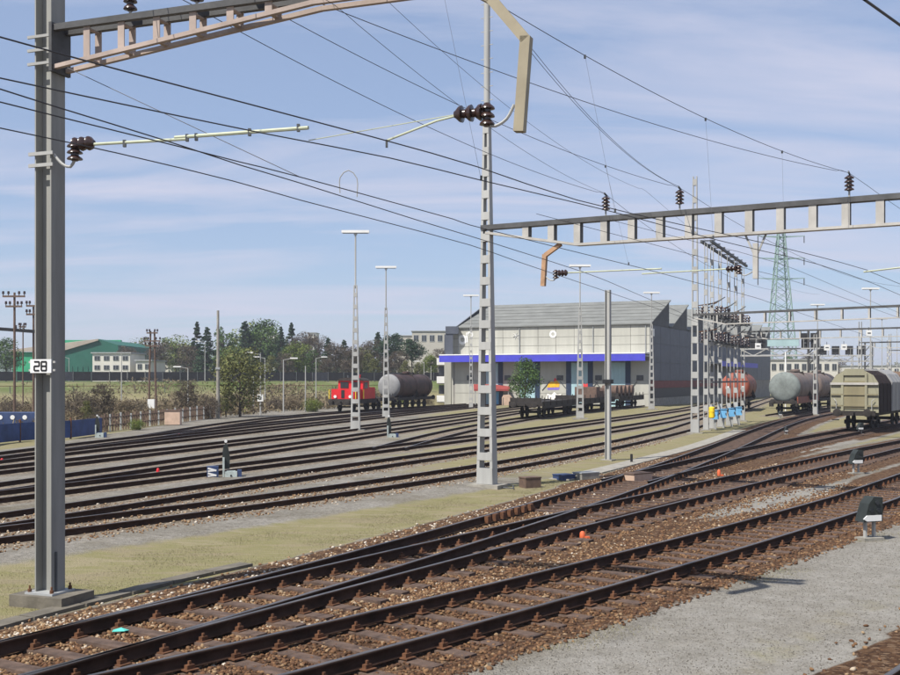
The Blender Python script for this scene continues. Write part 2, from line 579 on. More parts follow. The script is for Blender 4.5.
def ground_material():
    m = bpy.data.materials.new('yard_ground')
    m.use_nodes = True
    nt = m.node_tree
    N, L = nt.nodes, nt.links
    b = N['Principled BSDF']
    b.inputs['Roughness'].default_value = 0.95
    b.inputs['Specular IOR Level'].default_value = 0.1
    tcn = N.new('ShaderNodeTexCoord')

    def noise(scale, detail=6, rough=0.6):
        n = N.new('ShaderNodeTexNoise')
        n.inputs['Scale'].default_value = scale
        n.inputs['Detail'].default_value = detail
        n.inputs['Roughness'].default_value = rough
        L.new(tcn.outputs['Object'], n.inputs['Vector'])
        return n.outputs[0]

    def ramp(src, stops):
        rp = N.new('ShaderNodeValToRGB')
        els = rp.color_ramp.elements
        els[0].position, els[0].color = stops[0][0], (*stops[0][1], 1)
        els[1].position, els[1].color = stops[-1][0], (*stops[-1][1], 1)
        for p, c in stops[1:-1]:
            els.new(p).color = (*c, 1)
        L.new(src, rp.inputs[0])
        return rp.outputs[0]

    def math_(op, a, b2, clamp=False):
        n = N.new('ShaderNodeMath')
        n.operation = op
        n.use_clamp = clamp
        for i, s in enumerate((a, b2)):
            if isinstance(s, (int, float)):
                n.inputs[i].default_value = s
            else:
                L.new(s, n.inputs[i])
        return n.outputs[0]

    def mixc(f, a, b2, mode='MIX'):
        n = N.new('ShaderNodeMix')
        n.data_type = 'RGBA'
        n.blend_type = mode
        for sock, s in (('Factor', f), ('A', a), ('B', b2)):
            if isinstance(s, (int, float)):
                n.inputs[sock].default_value = s
            elif isinstance(s, tuple):
                n.inputs[sock].default_value = (*s, 1)
            else:
                L.new(s, n.inputs[sock])
        return n.outputs['Result']

    def attr(nm):
        a = N.new('ShaderNodeAttribute')
        a.attribute_name = nm
        return a.outputs['Fac']

    def mask(src, amount, scale):
        t = math_('ADD', src, math_('MULTIPLY', math_('SUBTRACT', noise(scale, 8, 0.7), 0.5), amount))
        r_ = N.new('ShaderNodeMapRange')
        r_.interpolation_type = 'SMOOTHSTEP'
        r_.inputs['From Min'].default_value = 0.3
        r_.inputs['From Max'].default_value = 0.7
        L.new(t, r_.inputs['Value'])
        return r_.outputs[0]

    vor = N.new('ShaderNodeTexVoronoi')
    vor.inputs['Scale'].default_value = 17
    L.new(tcn.outputs['Object'], vor.inputs['Vector'])
    sepv = N.new('ShaderNodeSeparateColor')
    L.new(vor.outputs['Color'], sepv.inputs[0])
    vor2 = N.new('ShaderNodeTexVoronoi')
    vor2.inputs['Scale'].default_value = 42
    L.new(tcn.outputs['Object'], vor2.inputs['Vector'])
    sepv2 = N.new('ShaderNodeSeparateColor')
    L.new(vor2.outputs['Color'], sepv2.inputs[0])
    # grey fine gravel
    gravel = mixc(0.55, ramp(sepv2.outputs[0], [(0, (0.105, 0.096, 0.082)), (0.5, (0.19, 0.177, 0.155)), (1, (0.32, 0.30, 0.27))]),
                  ramp(noise(0.7, 8, 0.65), [(0.3, (0.12, 0.108, 0.085)), (0.5, (0.195, 0.182, 0.155)), (0.7, (0.27, 0.255, 0.23))]))
    gravel = mixc(math_('MULTIPLY', ramp(noise(2.2, 7, 0.75), [(0.52, (0, 0, 0)), (0.68, (1, 1, 1))]), 0.45), gravel, (0.10, 0.085, 0.06))
    mott = ramp(noise(7.5, 6, 0.8), [(0.33, (0.62, 0.6, 0.57)), (0.5, (1, 1, 1)), (0.68, (1.22, 1.2, 1.17))])
    gravel = mixc(1.0, gravel, mott, 'MULTIPLY')
    big = ramp(noise(0.33, 6, 0.62), [(0.36, (0.8, 0.77, 0.70)), (0.5, (1, 1, 0.99)), (0.64, (1.12, 1.13, 1.15))])
    gravel = mixc(1.0, gravel, big, 'MULTIPLY')
    pale_c = mixc(0.5, gravel, ramp(noise(2.0, 9, 0.75), [(0.3, (0.18, 0.168, 0.145)), (0.7, (0.34, 0.33, 0.305))]))
    # dry mossy grass
    grass = ramp(noise(1.1, 9, 0.72), [(0.28, (0.17, 0.14, 0.09)), (0.45, (0.22, 0.19, 0.118)), (0.58, (0.17, 0.16, 0.075)), (0.66, (0.23, 0.195, 0.12)), (0.78, (0.27, 0.235, 0.16))])
    grass = mixc(0.35, grass, ramp(noise(24, 5, 0.8), [(0.3, (0.07, 0.065, 0.03)), (0.7, (0.28, 0.255, 0.16))]))
    mpg = N.new('ShaderNodeMapping')
    mpg.inputs['Rotation'].default_value = (0, 0, R(-62))
    mpg.inputs['Scale'].default_value = (0.28, 1.2, 1)
    L.new(tcn.outputs['Object'], mpg.inputs['Vector'])
    ng = N.new('ShaderNodeTexNoise')
    ng.inputs['Scale'].default_value = 0.9
    ng.inputs['Detail'].default_value = 7
    ng.inputs['Roughness'].default_value = 0.65
    L.new(mpg.outputs[0], ng.inputs['Vector'])
    grass = mixc(0.5, grass, ramp(ng.outputs[0], [(0.3, (0.14, 0.12, 0.08)), (0.43, (0.27, 0.225, 0.14)), (0.52, (0.2, 0.19, 0.075)), (0.6, (0.3, 0.255, 0.165)), (0.72, (0.17, 0.175, 0.06))]))
    gr2 = ramp(noise(0.22, 8, 0.7), [(0.3, (0.05, 0.09, 0.02)), (0.7, (0.10, 0.14, 0.035))])
    grass = mixc(math_('MULTIPLY', attr('green'), ramp(noise(0.12, 6, 0.7), [(0.35, (0.25, 0.25, 0.25)), (0.6, (1, 1, 1))])), grass, gr2)
    # rusty ballast, darkened to paint in the shaded gaps between stones
    bal = ramp(sepv.outputs[0], [(0, (0.022, 0.013, 0.009)), (0.35, (0.065, 0.034, 0.018)), (0.7, (0.13, 0.075, 0.04)), (1, (0.24, 0.17, 0.11))])
    bal = mixc(0.45, bal, ramp(noise(1.3, 7, 0.65), [(0.3, (0.035, 0.02, 0.013)), (0.7, (0.11, 0.06, 0.033))]))
    yb = ramp(sepv.outputs[0], [(0, (0.085, 0.066, 0.048)), (0.5, (0.17, 0.14, 0.105)), (1, (0.3, 0.255, 0.2))])
    c = mixc(attr('pale'), gravel, pale_c)
    c = mixc(mask(attr('grass'), 0.9, 1.1), c, grass)
    c = mixc(mask(attr('yard'), 0.5, 4.0), c, yb)
    c = mixc(mask(attr('ballast'), 0.95, 1.7), c, bal)
    L.new(c, b.inputs['Base Color'])
    bp = N.new('ShaderNodeBump')
    bp.inputs['Strength'].default_value = 0.7
    bp.inputs['Distance'].default_value = 0.03
    hsum = math_('ADD', math_('MULTIPLY', vor2.outputs['Distance'], 0.8), noise(30, 4, 0.7))
    L.new(hsum, bp.inputs['Height'])
    L.new(bp.outputs[0], b.inputs['Normal'])
    return m


gme = np_mesh('ground', np.stack([PX, PY, PZ], 1), quads, ground_material())
for nm, arr in (('ballast', zr), ('yard', zy), ('grass', zg), ('pale', pale), ('green', green)):
    a_ = gme.attributes.new(nm, 'FLOAT', 'POINT')
    a_.data.foreach_set('value', arr.astype(np.float32))
gme.polygons.foreach_set('use_smooth', [True] * len(gme.polygons))
tag(link('ground', gme), 'gravel and mossy ground of the railway yard', None, kind='structure')

# ------------------------------------------------------------------ materials
m_rail = mat('rail_steel', (0.042, 0.024, 0.017), 0.85, 0.0, 0.45, 3, 0.2, spec=0.1)
m_railtop = mat('rail_head', (0.2, 0.175, 0.155), 0.35, 0.85, 0.4, 0.8, 0.02)
m_sleeper = mat('tarred_sleeper', (0.075, 0.05, 0.04), 0.9, 0, 0.45, 3.5, 0.5, fine=40, col2=(0.15, 0.1, 0.075))
m_rust = mat('rusty_iron', (0.12, 0.055, 0.028), 0.85, 0.1, 0.5, 8, 0.3)
m_conc = mat('concrete', (0.26, 0.245, 0.21), 0.9, 0, 0.3, 2.5, 0.35)
m_galv = mat('galvanised_steel', (0.34, 0.34, 0.325), 0.65, 0.0, 0.2, 1.6, 0.0, streak=True)
m_mast = mat('painted_mast', (0.225, 0.225, 0.21), 0.65, 0.0, 0.38, 1.2, 0.0, streak=True, spec=0.15)
m_beam = mat('dark_beam', (0.075, 0.075, 0.075), 0.6, 0.1, 0.35, 2.0, 0.1)
m_beamlt = mat('light_beam_post', (0.38, 0.365, 0.335), 0.65, 0.0, 0.2, 1.5, 0.03)
m_beampk = mat('pinkish_beam_post', (0.36, 0.29, 0.25), 0.7, 0.0, 0.25, 1.5, 0.03)
m_khaki = mat('khaki_drop_post', (0.27, 0.235, 0.165), 0.65, 0.0, 0.2, 1.5, 0.03)
m_rustpost = mat('rusty_drop_post', (0.36, 0.22, 0.13), 0.75, 0.0, 0.3, 4, 0.2)
m_insul = mat('brown_porcelain', (0.035, 0.018, 0.014), 0.25, 0, 0.3, 5, 0.0, spec=0.6)
m_arm = mat('pale_green_tube', (0.42, 0.45, 0.33), 0.6, 0.0, 0.2, 1.5, 0.0)
m_wire = mat('copper_wire', (0.05, 0.05, 0.055), 0.5, 0.4, 0.2, 1, 0.0)
m_thinwire = mat('thin_wire', (0.16, 0.16, 0.17), 0.5, 0.3, 0.2, 1, 0.0)
m_white = mat('white_paint', (0.7, 0.7, 0.68), 0.5, 0, 0.08, 1, 0.0)
m_black = mat('black_paint', (0.02, 0.02, 0.022), 0.55, 0, 0.3, 3, 0.05)
m_dkgrey = mat('dark_grey_paint', (0.07, 0.075, 0.08), 0.6, 0, 0.3, 2, 0.1)
m_grey = mat('grey_paint', (0.3, 0.31, 0.31), 0.6, 0, 0.2, 2, 0.1)
m_red = mat('red_paint', (0.55, 0.02, 0.025), 0.45, 0, 0.2, 1.5, 0.05)
m_orange = mat('orange_paint', (0.62, 0.13, 0.05), 0.6, 0, 0.2, 4, 0.1)
m_yellow = mat('yellow_paint', (0.75, 0.52, 0.02), 0.55, 0, 0.15, 4, 0.05)
m_blue = mat('light_blue_paint', (0.16, 0.42, 0.68), 0.5, 0, 0.15, 3, 0.05)
m_navy = mat('navy_paint', (0.03, 0.05, 0.12), 0.55, 0, 0.25, 2, 0.1)
m_glass = mat('dark_glass', (0.03, 0.035, 0.04), 0.12, 0, 0.2, 1, 0.0, spec=0.6)
m_brake = mat('underframe', (0.03, 0.026, 0.023), 0.85, 0, 0.4, 3, 0.2)

# ------------------------------------------------------------------ tracks
RAILPROF = [(-0.065, 0), (0.065, 0), (0.065, 0.012), (0.012, 0.035), (0.012, 0.115), (0.036, 0.128), (0.036, 0.16), (-0.036, 0.16), (-0.036, 0.128), (-0.012, 0.115), (-0.012, 0.035), (-0.065, 0.012)]


def sweep(X, Y, tx, ty, off, prof, z0):
    n, k = len(X), len(prof)
    cx, cy = X + ty * off, Y - tx * off
    V = np.empty((n, k, 3))
    for j, (a, b_) in enumerate(prof):
        V[:, j, 0] = cx + ty * a
        V[:, j, 1] = cy - tx * a
        V[:, j, 2] = z0 + b_
    ii = np.arange(n * k).reshape(n, k)
    Q = []
    for j in range(k):
        j2 = (j + 1) % k
        Q.append(np.stack([ii[:-1, j], ii[1:, j], ii[1:, j2], ii[:-1, j2]], 1))
    return V.reshape(-1, 3), np.concatenate(Q)


_slme = {}


def sleeper_mesh(i):
    if i not in _slme:
        m_ = MB()
        L_, w_ = 1.25 + 0.03 * i, 0.115 + 0.008 * (i % 3)
        j = [random.uniform(-0.012, 0.012) for _ in range(8)]
        vs = [(-L_, -w_ + j[0], -0.13), (L_, -w_ + j[1], -0.13), (L_, w_ + j[2], -0.13), (-L_, w_ + j[3], -0.13),
              (-L_ + 0.01, -w_ + 0.012 + j[0], 0.02), (L_ - 0.01, -w_ + 0.012 + j[1], 0.02), (L_ - 0.01, w_ - 0.012 + j[2], 0.02), (-L_ + 0.01, w_ - 0.012 + j[3], 0.02)]
        m_.add(vs, [(3, 2, 1, 0), (4, 5, 6, 7), (0, 1, 5, 4), (1, 2, 6, 5), (2, 3, 7, 6), (3, 0, 4, 7)])
        _slme[i] = m_.mesh('sleeper', m_sleeper)
    return _slme[i]


TRK = {}


def keep_mask(k, off, other, ooff, dmin):
    """where a rail of one route has parted from the stock rail of the other"""
    X, Y, tx, ty = LINES[k].samples()
    X2, Y2, tx2, ty2 = LINES[other].samples(0.4)
    ax, ay = X + ty * off, Y - tx * off
    bx, by = X2 + ty2 * ooff, Y2 - tx2 * ooff
    d = np.array([np.hypot(bx - x, by - y).min() for x, y in zip(ax, ay)])
    return d > dmin


def make_track(k, name, label, spacing, yparts, fast, sleepers=True, cuts={}, skip_sleepers_below=0.0, zs=0.0):
    X, Y, tx, ty = LINES[k].samples()
    t = thing(name, label, 'railway track', (float(X[0]), float(Y[0]), 0))
    TRK[k] = t
    for off in (-G2, G2):
        sel = cuts.get(off, np.ones(len(X), bool))
        idx = np.where(sel)[0]
        a, b_ = idx[0], idx[-1] + 1
        V, Q = sweep(X[a:b_], Y[a:b_], tx[a:b_], ty[a:b_], off, RAILPROF[:], RT - 0.16)
        me = np_mesh('rail', V, Q, m_rail)
        me.materials.append(m_railtop)
        n = b_ - a - 1
        mi = np.zeros(len(Q), np.int32)
        mi[6 * n:7 * n] = 1
        me.polygons.foreach_set('material_index', mi)
        link('rail', me, t, True)
    Xs, Ys, sx, sy = LINES[k].samples(spacing)
    farm, fm = MB(), MB()
    for i in range(len(Xs)):
        ang = math.atan2(-sx[i], sy[i])
        if Ys[i] < skip_sleepers_below:
            continue
        if sleepers and Ys[i] < yparts:
            o = link('sleeper', sleeper_mesh(random.randrange(4)), t, True)
            o.location = (Xs[i], Ys[i], random.uniform(-0.008, 0.004) + zs)
            o.rotation_euler = (random.uniform(-.004, .004), 0, ang + random.uniform(-0.015, 0.015))
        elif sleepers:
            farm.box((Xs[i], Ys[i], -0.05 + zs), (2.5, 0.25, 0.13), ang)
        if fast and Ys[i] < yparts:
            for off in (-G2, G2):
                px, py = Xs[i] + sy[i] * off, Ys[i] - sx[i] * off
                fm.box((px, py, 0.026), (0.36, 0.17, 0.014), ang)
                for q_ in (-1, 1):
                    dx_, dy_ = sy[i] * 0.105 * q_, -sx[i] * 0.105 * q_
                    fm.box((px + dx_, py + dy_, 0.055), (0.06, 0.10, 0.05), ang)
                    fm.box((px + dx_, py + dy_, 0.092), (0.03, 0.03, 0.06), ang)
    if farm.v:
        tag(farm.build('distant_sleepers', m_sleeper, t, True), 'far sleepers running into the distance', None, kind='stuff')
    if fm.v:
        tag(fm.build('rail_fastenings', m_rust, t, True), 'rusty plates and bolts holding the rails', None, kind='stuff')
    return t


make_track('T1', 'railway_track', 'nearest full track crossing the foreground on rusty brown ballast', 0.66, 40, True, zs=-0.018)
cA = keep_mask('A', G2, 'B', G2, 0.085)
cB = keep_mask('B', -G2, 'A', -G2, 0.085)
for c_ in (cA, cB):
    first = np.where(c_)[0][0]
    c_[:] = False
    c_[first:] = True
make_track('B', 'railway_track', 'second track from the front, straight route of the front points', 0.66, 46, True, cuts={-G2: cB})
make_track('A', 'railway_track', 'track branching left from the second track at the front points', 0.66, 46, True, cuts={G2: cA}, skip_sleepers_below=27)
cC = keep_mask('C', -G2, 'A', -G2, 0.1)
cC2 = keep_mask('C', G2, 'A', G2, 0.1)
for c_ in (cC, cC2):
    first = np.where(c_)[0][0]
    c_[:] = False
    c_[first:] = True
make_track('C', 'railway_track', 'track curving right to the olive hooded freight wagon', 0.7, 46, False, cuts={-G2: cC, G2: cC2}, skip_sleepers_below=46)
make_track('M1', 'yard_track', 'yard track nearest the mossy strip, front of the sidings', 0.7, 1, False, sleepers=False)
make_track('M2', 'yard_track', 'yard track just behind the front siding', 0.7, 1, False, sleepers=False)
make_track('M3', 'yard_track', 'third siding back, passing the white V point indicator', 0.7, 1, False, sleepers=False)
make_track('M9', 'yard_track', 'short siding carrying the low dark flat wagons', 0.7, 1, False, sleepers=False)
make_track('M4', 'yard_track', 'fourth siding back, between two lattice lamp masts', 0.7, 1, False, sleepers=False)
make_track('M5', 'yard_track', 'fifth siding back, passing the foot of the tallest lattice lamp mast', 0.7, 1, False, sleepers=False)
make_track('M6', 'yard_track', 'siding two tracks in front of the red shunter', 0.7, 1, False, sleepers=False)
make_track('M7', 'yard_track', 'siding directly in front of the red shunter', 0.7, 1, False, sleepers=False)
make_track('M8', 'yard_track', 'rearmost siding carrying the red shunter', 0.7, 1, False, sleepers=False)
make_track('D', 'yard_track', 'far siding of the grey and brown tank wagons', 0.7, 1, False, sleepers=False)
make_track('N', 'railway_track', 'track at the very edge, lower right corner', 0.66, 1, False, sleepers=False)


def check_rail(k, side, y0, y1, lab):
    X, Y, tx, ty = LINES[k].samples(0.5)
    s = (Y > y0) & (Y < y1)
    V, Q = sweep(X[s], Y[s], tx[s], ty[s], side, [(-0.03, 0.02), (0.03, 0.02), (0.03, 0.165), (-0.03, 0.165)], 0.02)
    o = link('check_rail', np_mesh('check_rail', V, Q, m_rail), TRK[k], True)
    o['label'] = lab
    for i in np.where(s)[0][1::2]:
        MB().box((X[i] + ty[i] * side, Y[i] - tx[i] * side, 0.07), (0.16, 0.10, 0.13), math.atan2(-tx[i], ty[i])).build('check_rail_block', m_rust, TRK[k], True)


check_rail('B', G2 - 0.13, 24.2, 29.5, 'short check rail beside the crossing')
X, Y, tx, ty = LINES['A'].samples(0.45)
for i in np.where((Y > 24.6) & (Y < 27.6))[0]:
    MB().box((X[i] + ty[i] * (-G2 + 0.1), Y[i] - tx[i] * (-G2 + 0.1), 0.1), (0.09, 0.2, 0.16), math.atan2(-tx[i], ty[i])).build('rail_brace_block', m_rust, TRK['A'], True)

# ------------------------------------------------------------------ loose ballast stones, pebbles and grass (uncountable)
ico = []
ph = (1 + 5 ** 0.5) / 2
for a, b_ in ((1, ph), (-1, ph), (1, -ph), (-1, -ph)):
    ico += [(0, a, b_), (a, b_, 0), (b_, 0, a)]
ICO = np.array(ico) / math.hypot(1, ph)
from itertools import combinations
FAC = []
for a, b_, c in combinations(range(12), 3):
    dd = [np.linalg.norm(ICO[a] - ICO[b_]), np.linalg.norm(ICO[b_] - ICO[c]), np.linalg.norm(ICO[a] - ICO[c])]
    if max(dd) < 1.2:
        nrm = np.cross(ICO[b_] - ICO[a], ICO[c] - ICO[a])
        FAC.append((a, b_, c) if nrm.dot(ICO[a]) > 0 else (a, c, b_))
FAC = np.array(FAC)
OCT = np.array([(1, 0, 0), (-1, 0, 0), (0, 1, 0), (0, -1, 0), (0, 0, 1), (0, 0, -1)], float)
OFAC = np.array([(0, 2, 4), (2, 1, 4), (1, 3, 4), (3, 0, 4), (2, 0, 5), (1, 2, 5), (3, 1, 5), (0, 3, 5)])


def stones(P, rad, base, fac, m, name, label, tone):
    n = len(P)
    sc = rad[:, None] * rng.uniform(0.6, 1.3, (n, 3))
    sc[:, 2] *= 0.75
    jit = rng.uniform(0.62, 1.3, (n, len(base), 1))
    V = base[None] * jit * sc[:, None, :]
    th = rng.uniform(0, 2 * np.pi, n)
    c, s = np.cos(th)[:, None], np.sin(th)[:, None]
    tl = rng.uniform(-0.6, 0.6, n)[:, None]
    x, y, z = V[..., 0], V[..., 1], V[..., 2]
    x, z = x * np.cos(tl) - z * np.sin(tl), x * np.sin(tl) + z * np.cos(tl)
    V = np.stack([x * c - y * s + P[:, 0:1], x * s + y * c + P[:, 1:2], z + P[:, 2:3]], 2)
    T = (fac[None] + (np.arange(n) * len(base))[:, None, None]).reshape(-1, 3)
    me = np_mesh(name, V.reshape(-1, 3), T, m, np.repeat(tone, len(base)))
    tag(link(name, me), label, None, kind='stuff')


m_stone = tone_mat('ballast_stone', [(0, (0.05, 0.03, 0.02)), (0.35, (0.115, 0.058, 0.03)), (0.65, (0.2, 0.118, 0.06)), (0.88, (0.3, 0.22, 0.135)), (1, (0.48, 0.43, 0.36))])
pts, rads, tones = [], [], []
Z_UP = [0.0]


def scatter(k, n, lo, hi, y0, y1, sk, bias, spacing=0.66):
    X, Y, tx, ty = LINES[k].samples(0.1)
    Ymid = np.clip(Y, 9, None)
    w = np.where((Y > y0) & (Y < y1), 1 / Ymid ** 1.1, 0)
    i = rng.choice(len(X), n, p=w / w.sum())
    lat = rng.uniform(lo, hi, n)
    s = i * 0.1 + rng.uniform(-0.05, 0.05, n)
    ph_ = np.abs((s / spacing + 0.5) % 1 - 0.5) * spacing
    keep = ~((ph_ < 0.135) & (np.abs(lat) < 1.28) & (rng.random(n) < sk))
    keep &= np.abs(np.abs(lat) - G2) > 0.1
    keep &= ~((np.abs(lat) > 1.5) & (rng.random(n) < (np.abs(lat) - 1.5) / 0.75))
    i, lat = i[keep], lat[keep]
    x = X[i] + ty[i] * lat + rng.uniform(-.05, .05, len(i)) * tx[i]
    y = Y[i] - tx[i] * lat + rng.uniform(-.05, .05, len(i)) * ty[i]
    z = np.where(np.abs(lat) < 1.3, -0.02, -0.03) + rng.uniform(-0.01, 0.012, len(i))
    pts.append(np.stack([x, y, z + Z_UP[0]], 1))
    rads.append(rng.uniform(0.018, 0.038, len(i)))
    tones.append(np.clip(rng.beta(2, 2.6, len(i)) + bias + 0.18 * (lat < -1.2), 0, 1))


scatter('T1', 30000, -2.1, 1.75, 8, 34, 0.55, -0.1)
scatter('B', 26000, -2.0, 2.2, 8, 42, 0.9, 0.06)
scatter('A', 20000, -2.3, 1.9, 8, 46, 0.85, 0.12)
scatter('N', 1500, -2.0, 1.9, 7, 20, 0.7, -0.12)
Z_UP[0] = 0.075
scatter('M1', 5000, -1.6, 1.7, 18, 60, 0.2, 0.22, 0.7)
scatter('M2', 2500, -1.5, 1.5, 20, 60, 0.2, 0.2, 0.7)
stones(np.concatenate(pts), np.concatenate(rads), ICO, FAC, m_stone, 'ballast_stones', 'loose rusty and beige ballast stones around the near tracks', np.concatenate(tones))

m_peb = tone_mat('pebble', [(0, (0.10, 0.09, 0.075)), (0.6, (0.2, 0.185, 0.16)), (1, (0.38, 0.36, 0.33))])
n = 45000
yy = 9 * np.exp(rng.uniform(0, 1.25, n))
xx = LINES['T1'].x(yy) + 2.2 + rng.uniform(0, 9, n)
ok = xx < LINES['N'].x(yy) - 1.2
xx, yy = xx[ok], yy[ok]
stones(np.stack([xx, yy, np.full(len(xx), -0.04)], 1), rng.uniform(0.005, 0.012, len(xx)), OCT, OFAC, m_peb, 'gravel_pebbles', 'fine grey pebbles on the foreground gravel',
       rng.beta(2, 2, len(xx)))

# short dry blades on the mossy strip and edges
m_blade = tone_mat('dry_grass_blade', [(0, (0.13, 0.11, 0.065)), (0.5, (0.24, 0.21, 0.13)), (0.85, (0.17, 0.175, 0.075)), (1, (0.12, 0.16, 0.05))])
n = 120000
yy = 13 * np.exp(rng.uniform(0, 1.5, n))
l0, l1 = LINES['M1'].x(yy) + 3.2, LINES['A'].x(yy) - 2.5
u_ = rng.random(n)
xx = l0 + (l1 - l0) * u_
cl = np.sin(xx * 1.7 + 0.5 * yy) * np.sin(yy * 1.1 - 0.8 * xx) + 0.6 * np.sin(xx * 4.1) * np.sin(yy * 3.7)
ok = (l1 > l0) & (cl + rng.normal(0, 0.5, n) > 0.15)
xx, yy = xx[ok], yy[ok]
# a few blades along the edge of the foreground gravel too
m2 = 9000
y2 = 12 * np.exp(rng.uniform(0, 0.9, m2))
x2 = LINES['T1'].x(y2) + 2.1 + np.abs(rng.normal(0, 0.35, m2))
c2_ = np.sin(y2 * 2.1) * np.sin(y2 * 0.7 + 1) > 0.15
xx, yy = np.concatenate([xx, x2[c2_]]), np.concatenate([yy, y2[c2_]])
k = len(xx)
th = rng.uniform(0, 2 * np.pi, k)
hh, ww = rng.uniform(0.01, 0.035, k), rng.uniform(0.003, 0.006, k)
P0 = np.stack([xx - np.cos(th) * ww, yy - np.sin(th) * ww, np.full(k, -0.05)], 1)
P1 = np.stack([xx + np.cos(th) * ww, yy + np.sin(th) * ww, np.full(k, -0.05)], 1)
lean = rng.normal(0, 0.03, (k, 2))
P2 = np.stack([xx + lean[:, 0], yy + lean[:, 1], -0.045 + hh], 1)
me = np_mesh('short_grass', np.stack([P0, P1, P2], 1).reshape(-1, 3), np.arange(3 * k).reshape(-1, 3), m_blade, np.repeat(np.clip(rng.beta(2, 2, k), 0, 1), 3))
tag(link('short_grass', me), 'short dry grass on the mossy strip between the tracks', None, kind='stuff')

# ------------------------------------------------------------------ overhead line: masts and beams
U1 = Vector((0.937, -0.35, 0)).normalized()      # across the tracks at the front mast
V1 = Vector((-0.35, -0.937, 0)).normalized()     # along them, towards the camera
U2 = Vector((0.871, -0.492, 0)).normalized()
V2 = Vector((-0.492, -0.871, 0)).normalized()
ZV = Vector((0, 0, 1))
GZ = -0.05


def insulator(p, axis_, L_, r_, parent, n=4, name='insulator'):
    prof = [(0, r_ * 0.4)]
    for i in range(n):
        t0 = L_ * (i + 0.15) / n
        t1 = L_ * (i + 0.85) / n
        prof += [(t0, r_ * 0.5), (t0 + 0.01, r_), ((t0 + t1) / 2, r_ * 0.92), (t1, r_ * 0.5)]
    prof.append((L_, r_ * 0.4))
    return MB().lathe(p, axis_, prof).build(name, m_insul, parent, True, True)


def h_mast(t, base, u, v, h, b_=0.30, d=0.30, th=0.022, m=None):
    """rolled H column: two flanges facing +-u and a web between"""
    m = m or m_mast
    base = Vector(base)
    ang = math.atan2(u.y, u.x)
    for s in (-1, 1):
        c = base + u * (s * (d / 2 - th / 2))
        MB().box((c.x, c.y, GZ + h / 2), (th, b_, h), ang).build('flange', m, t, True)
    MB().box((base.x, base.y, GZ + h / 2), (d - 2 * th - 0.004, 0.014, h - 0.01), ang).build('web', m, t, True)


def seven_seg(ch, O, A, B, w, h, r_, mb):
    seg = {'a': ((0, 1), (1, 1)), 'b': ((1, 1), (1, .5)), 'c': ((1, .5), (1, 0)), 'd': ((0, 0), (1, 0)), 'e': ((0, 0), (0, .5)), 'f': ((0, .5), (0, 1)), 'g': ((0, .5), (1, .5))}
    on = {'2': 'abged', '8': 'abcdefg'}[ch]
    for s in on:
        (x0, y0), (x1, y1) = seg[s]
        mb.bar(O + A * (x0 * w) + B * (y0 * h), O + A * (x1 * w) + B * (y1 * h), r_, 0.006, A.cross(B))


# --- front left mast
b1 = un(50, 601, 0)
t = thing('catenary_mast', 'tall grey H section mast numbered 28, close on the left', 'catenary mast', (b1.x, b1.y, GZ))
h_mast(t, b1, U1, V1, 10.6)
a1 = math.atan2(U1.y, U1.x)
m_oldconc = mat('old_concrete', (0.125, 0.112, 0.09), 0.95, 0, 0.35, 3, 0.3)
MB().box((b1.x + 0.03, b1.y, 0.03), (0.95, 0.72, 0.2), a1).build('concrete_plinth', m_oldconc, t, True)
for i_ in (-1, 1):
    for j_ in (-1, 1):
        q_ = b1 + U1 * (0.2 * i_) + V1 * (0.2 * j_)
        MB().lathe((q_.x, q_.y, 0.155), (0, 0, 1), [(0, 0.03), (0.05, 0.03), (0.055, 0.015), (0.1, 0.015)], 8).build('anchor_bolt', m_rust, t, True)
MB().box((b1.x, b1.y, 0.145), (0.5, 0.5, 0.03), a1).build('base_plate', m_grey, t, True)
pc = b1 + V1 * 0.19 + ZV * 3.49
plate = MB().bar(pc - U1 * 0.19, pc + U1 * 0.19, 0.02, 0.20, ZV).build('number_plate', m_white, t, True)
plate['label'] = 'white plate with black number 28'
mb = MB()
for i, ch in enumerate('28'):
    seven_seg(ch, pc + V1 * 0.014 + U1 * (-0.115 + 0.13 * i) - ZV * 0.065, U1, ZV, 0.09, 0.13, 0.024, mb)
mb.build('number', m_black, plate, True)
for zz in (3.55, 3.43):
    MB().bar(pc - U1 * 0.24 - V1 * 0.03 + ZV * (zz - 3.49), pc + U1 * 0.24 - V1 * 0.03 + ZV * (zz - 3.49), 0.03, 0.03).build('plate_bracket', m_galv, t, True)
mb = MB()
MB().tube([b1 + U1 * 0.165 + V1 * 0.06 + ZV * 0.1, b1 + U1 * 0.165 + V1 * 0.06 + ZV * 0.75], 0.018, 6).build('earth_cable_or_shadow', m_dkgrey, t, True)
for zz in (6.62, 6.45):
    MB().bar(b1 - U1 * 0.24 + V1 * 0.17 + ZV * zz, b1 + U1 * 0.2 + V1 * 0.17 + ZV * zz, 0.03, 0.05).build('clamp', m_galv, t, True)
for zz in (8.35, 8.15, 7.95):
    MB().bar(b1 - U1 * 0.26 + V1 * 0.17 + ZV * zz, b1 + U1 * 0.2 + V1 * 0.17 + ZV * zz, 0.03, 0.04).build('clamp', m_galv, t, True)

# --- the lattice beam on it
BEAM1 = b1 + U1 * 0.15
SPAN1 = 7.5


def bz1(s):
    return 7.88 + (8.34 - 7.88) * min(1, s / 4.3)


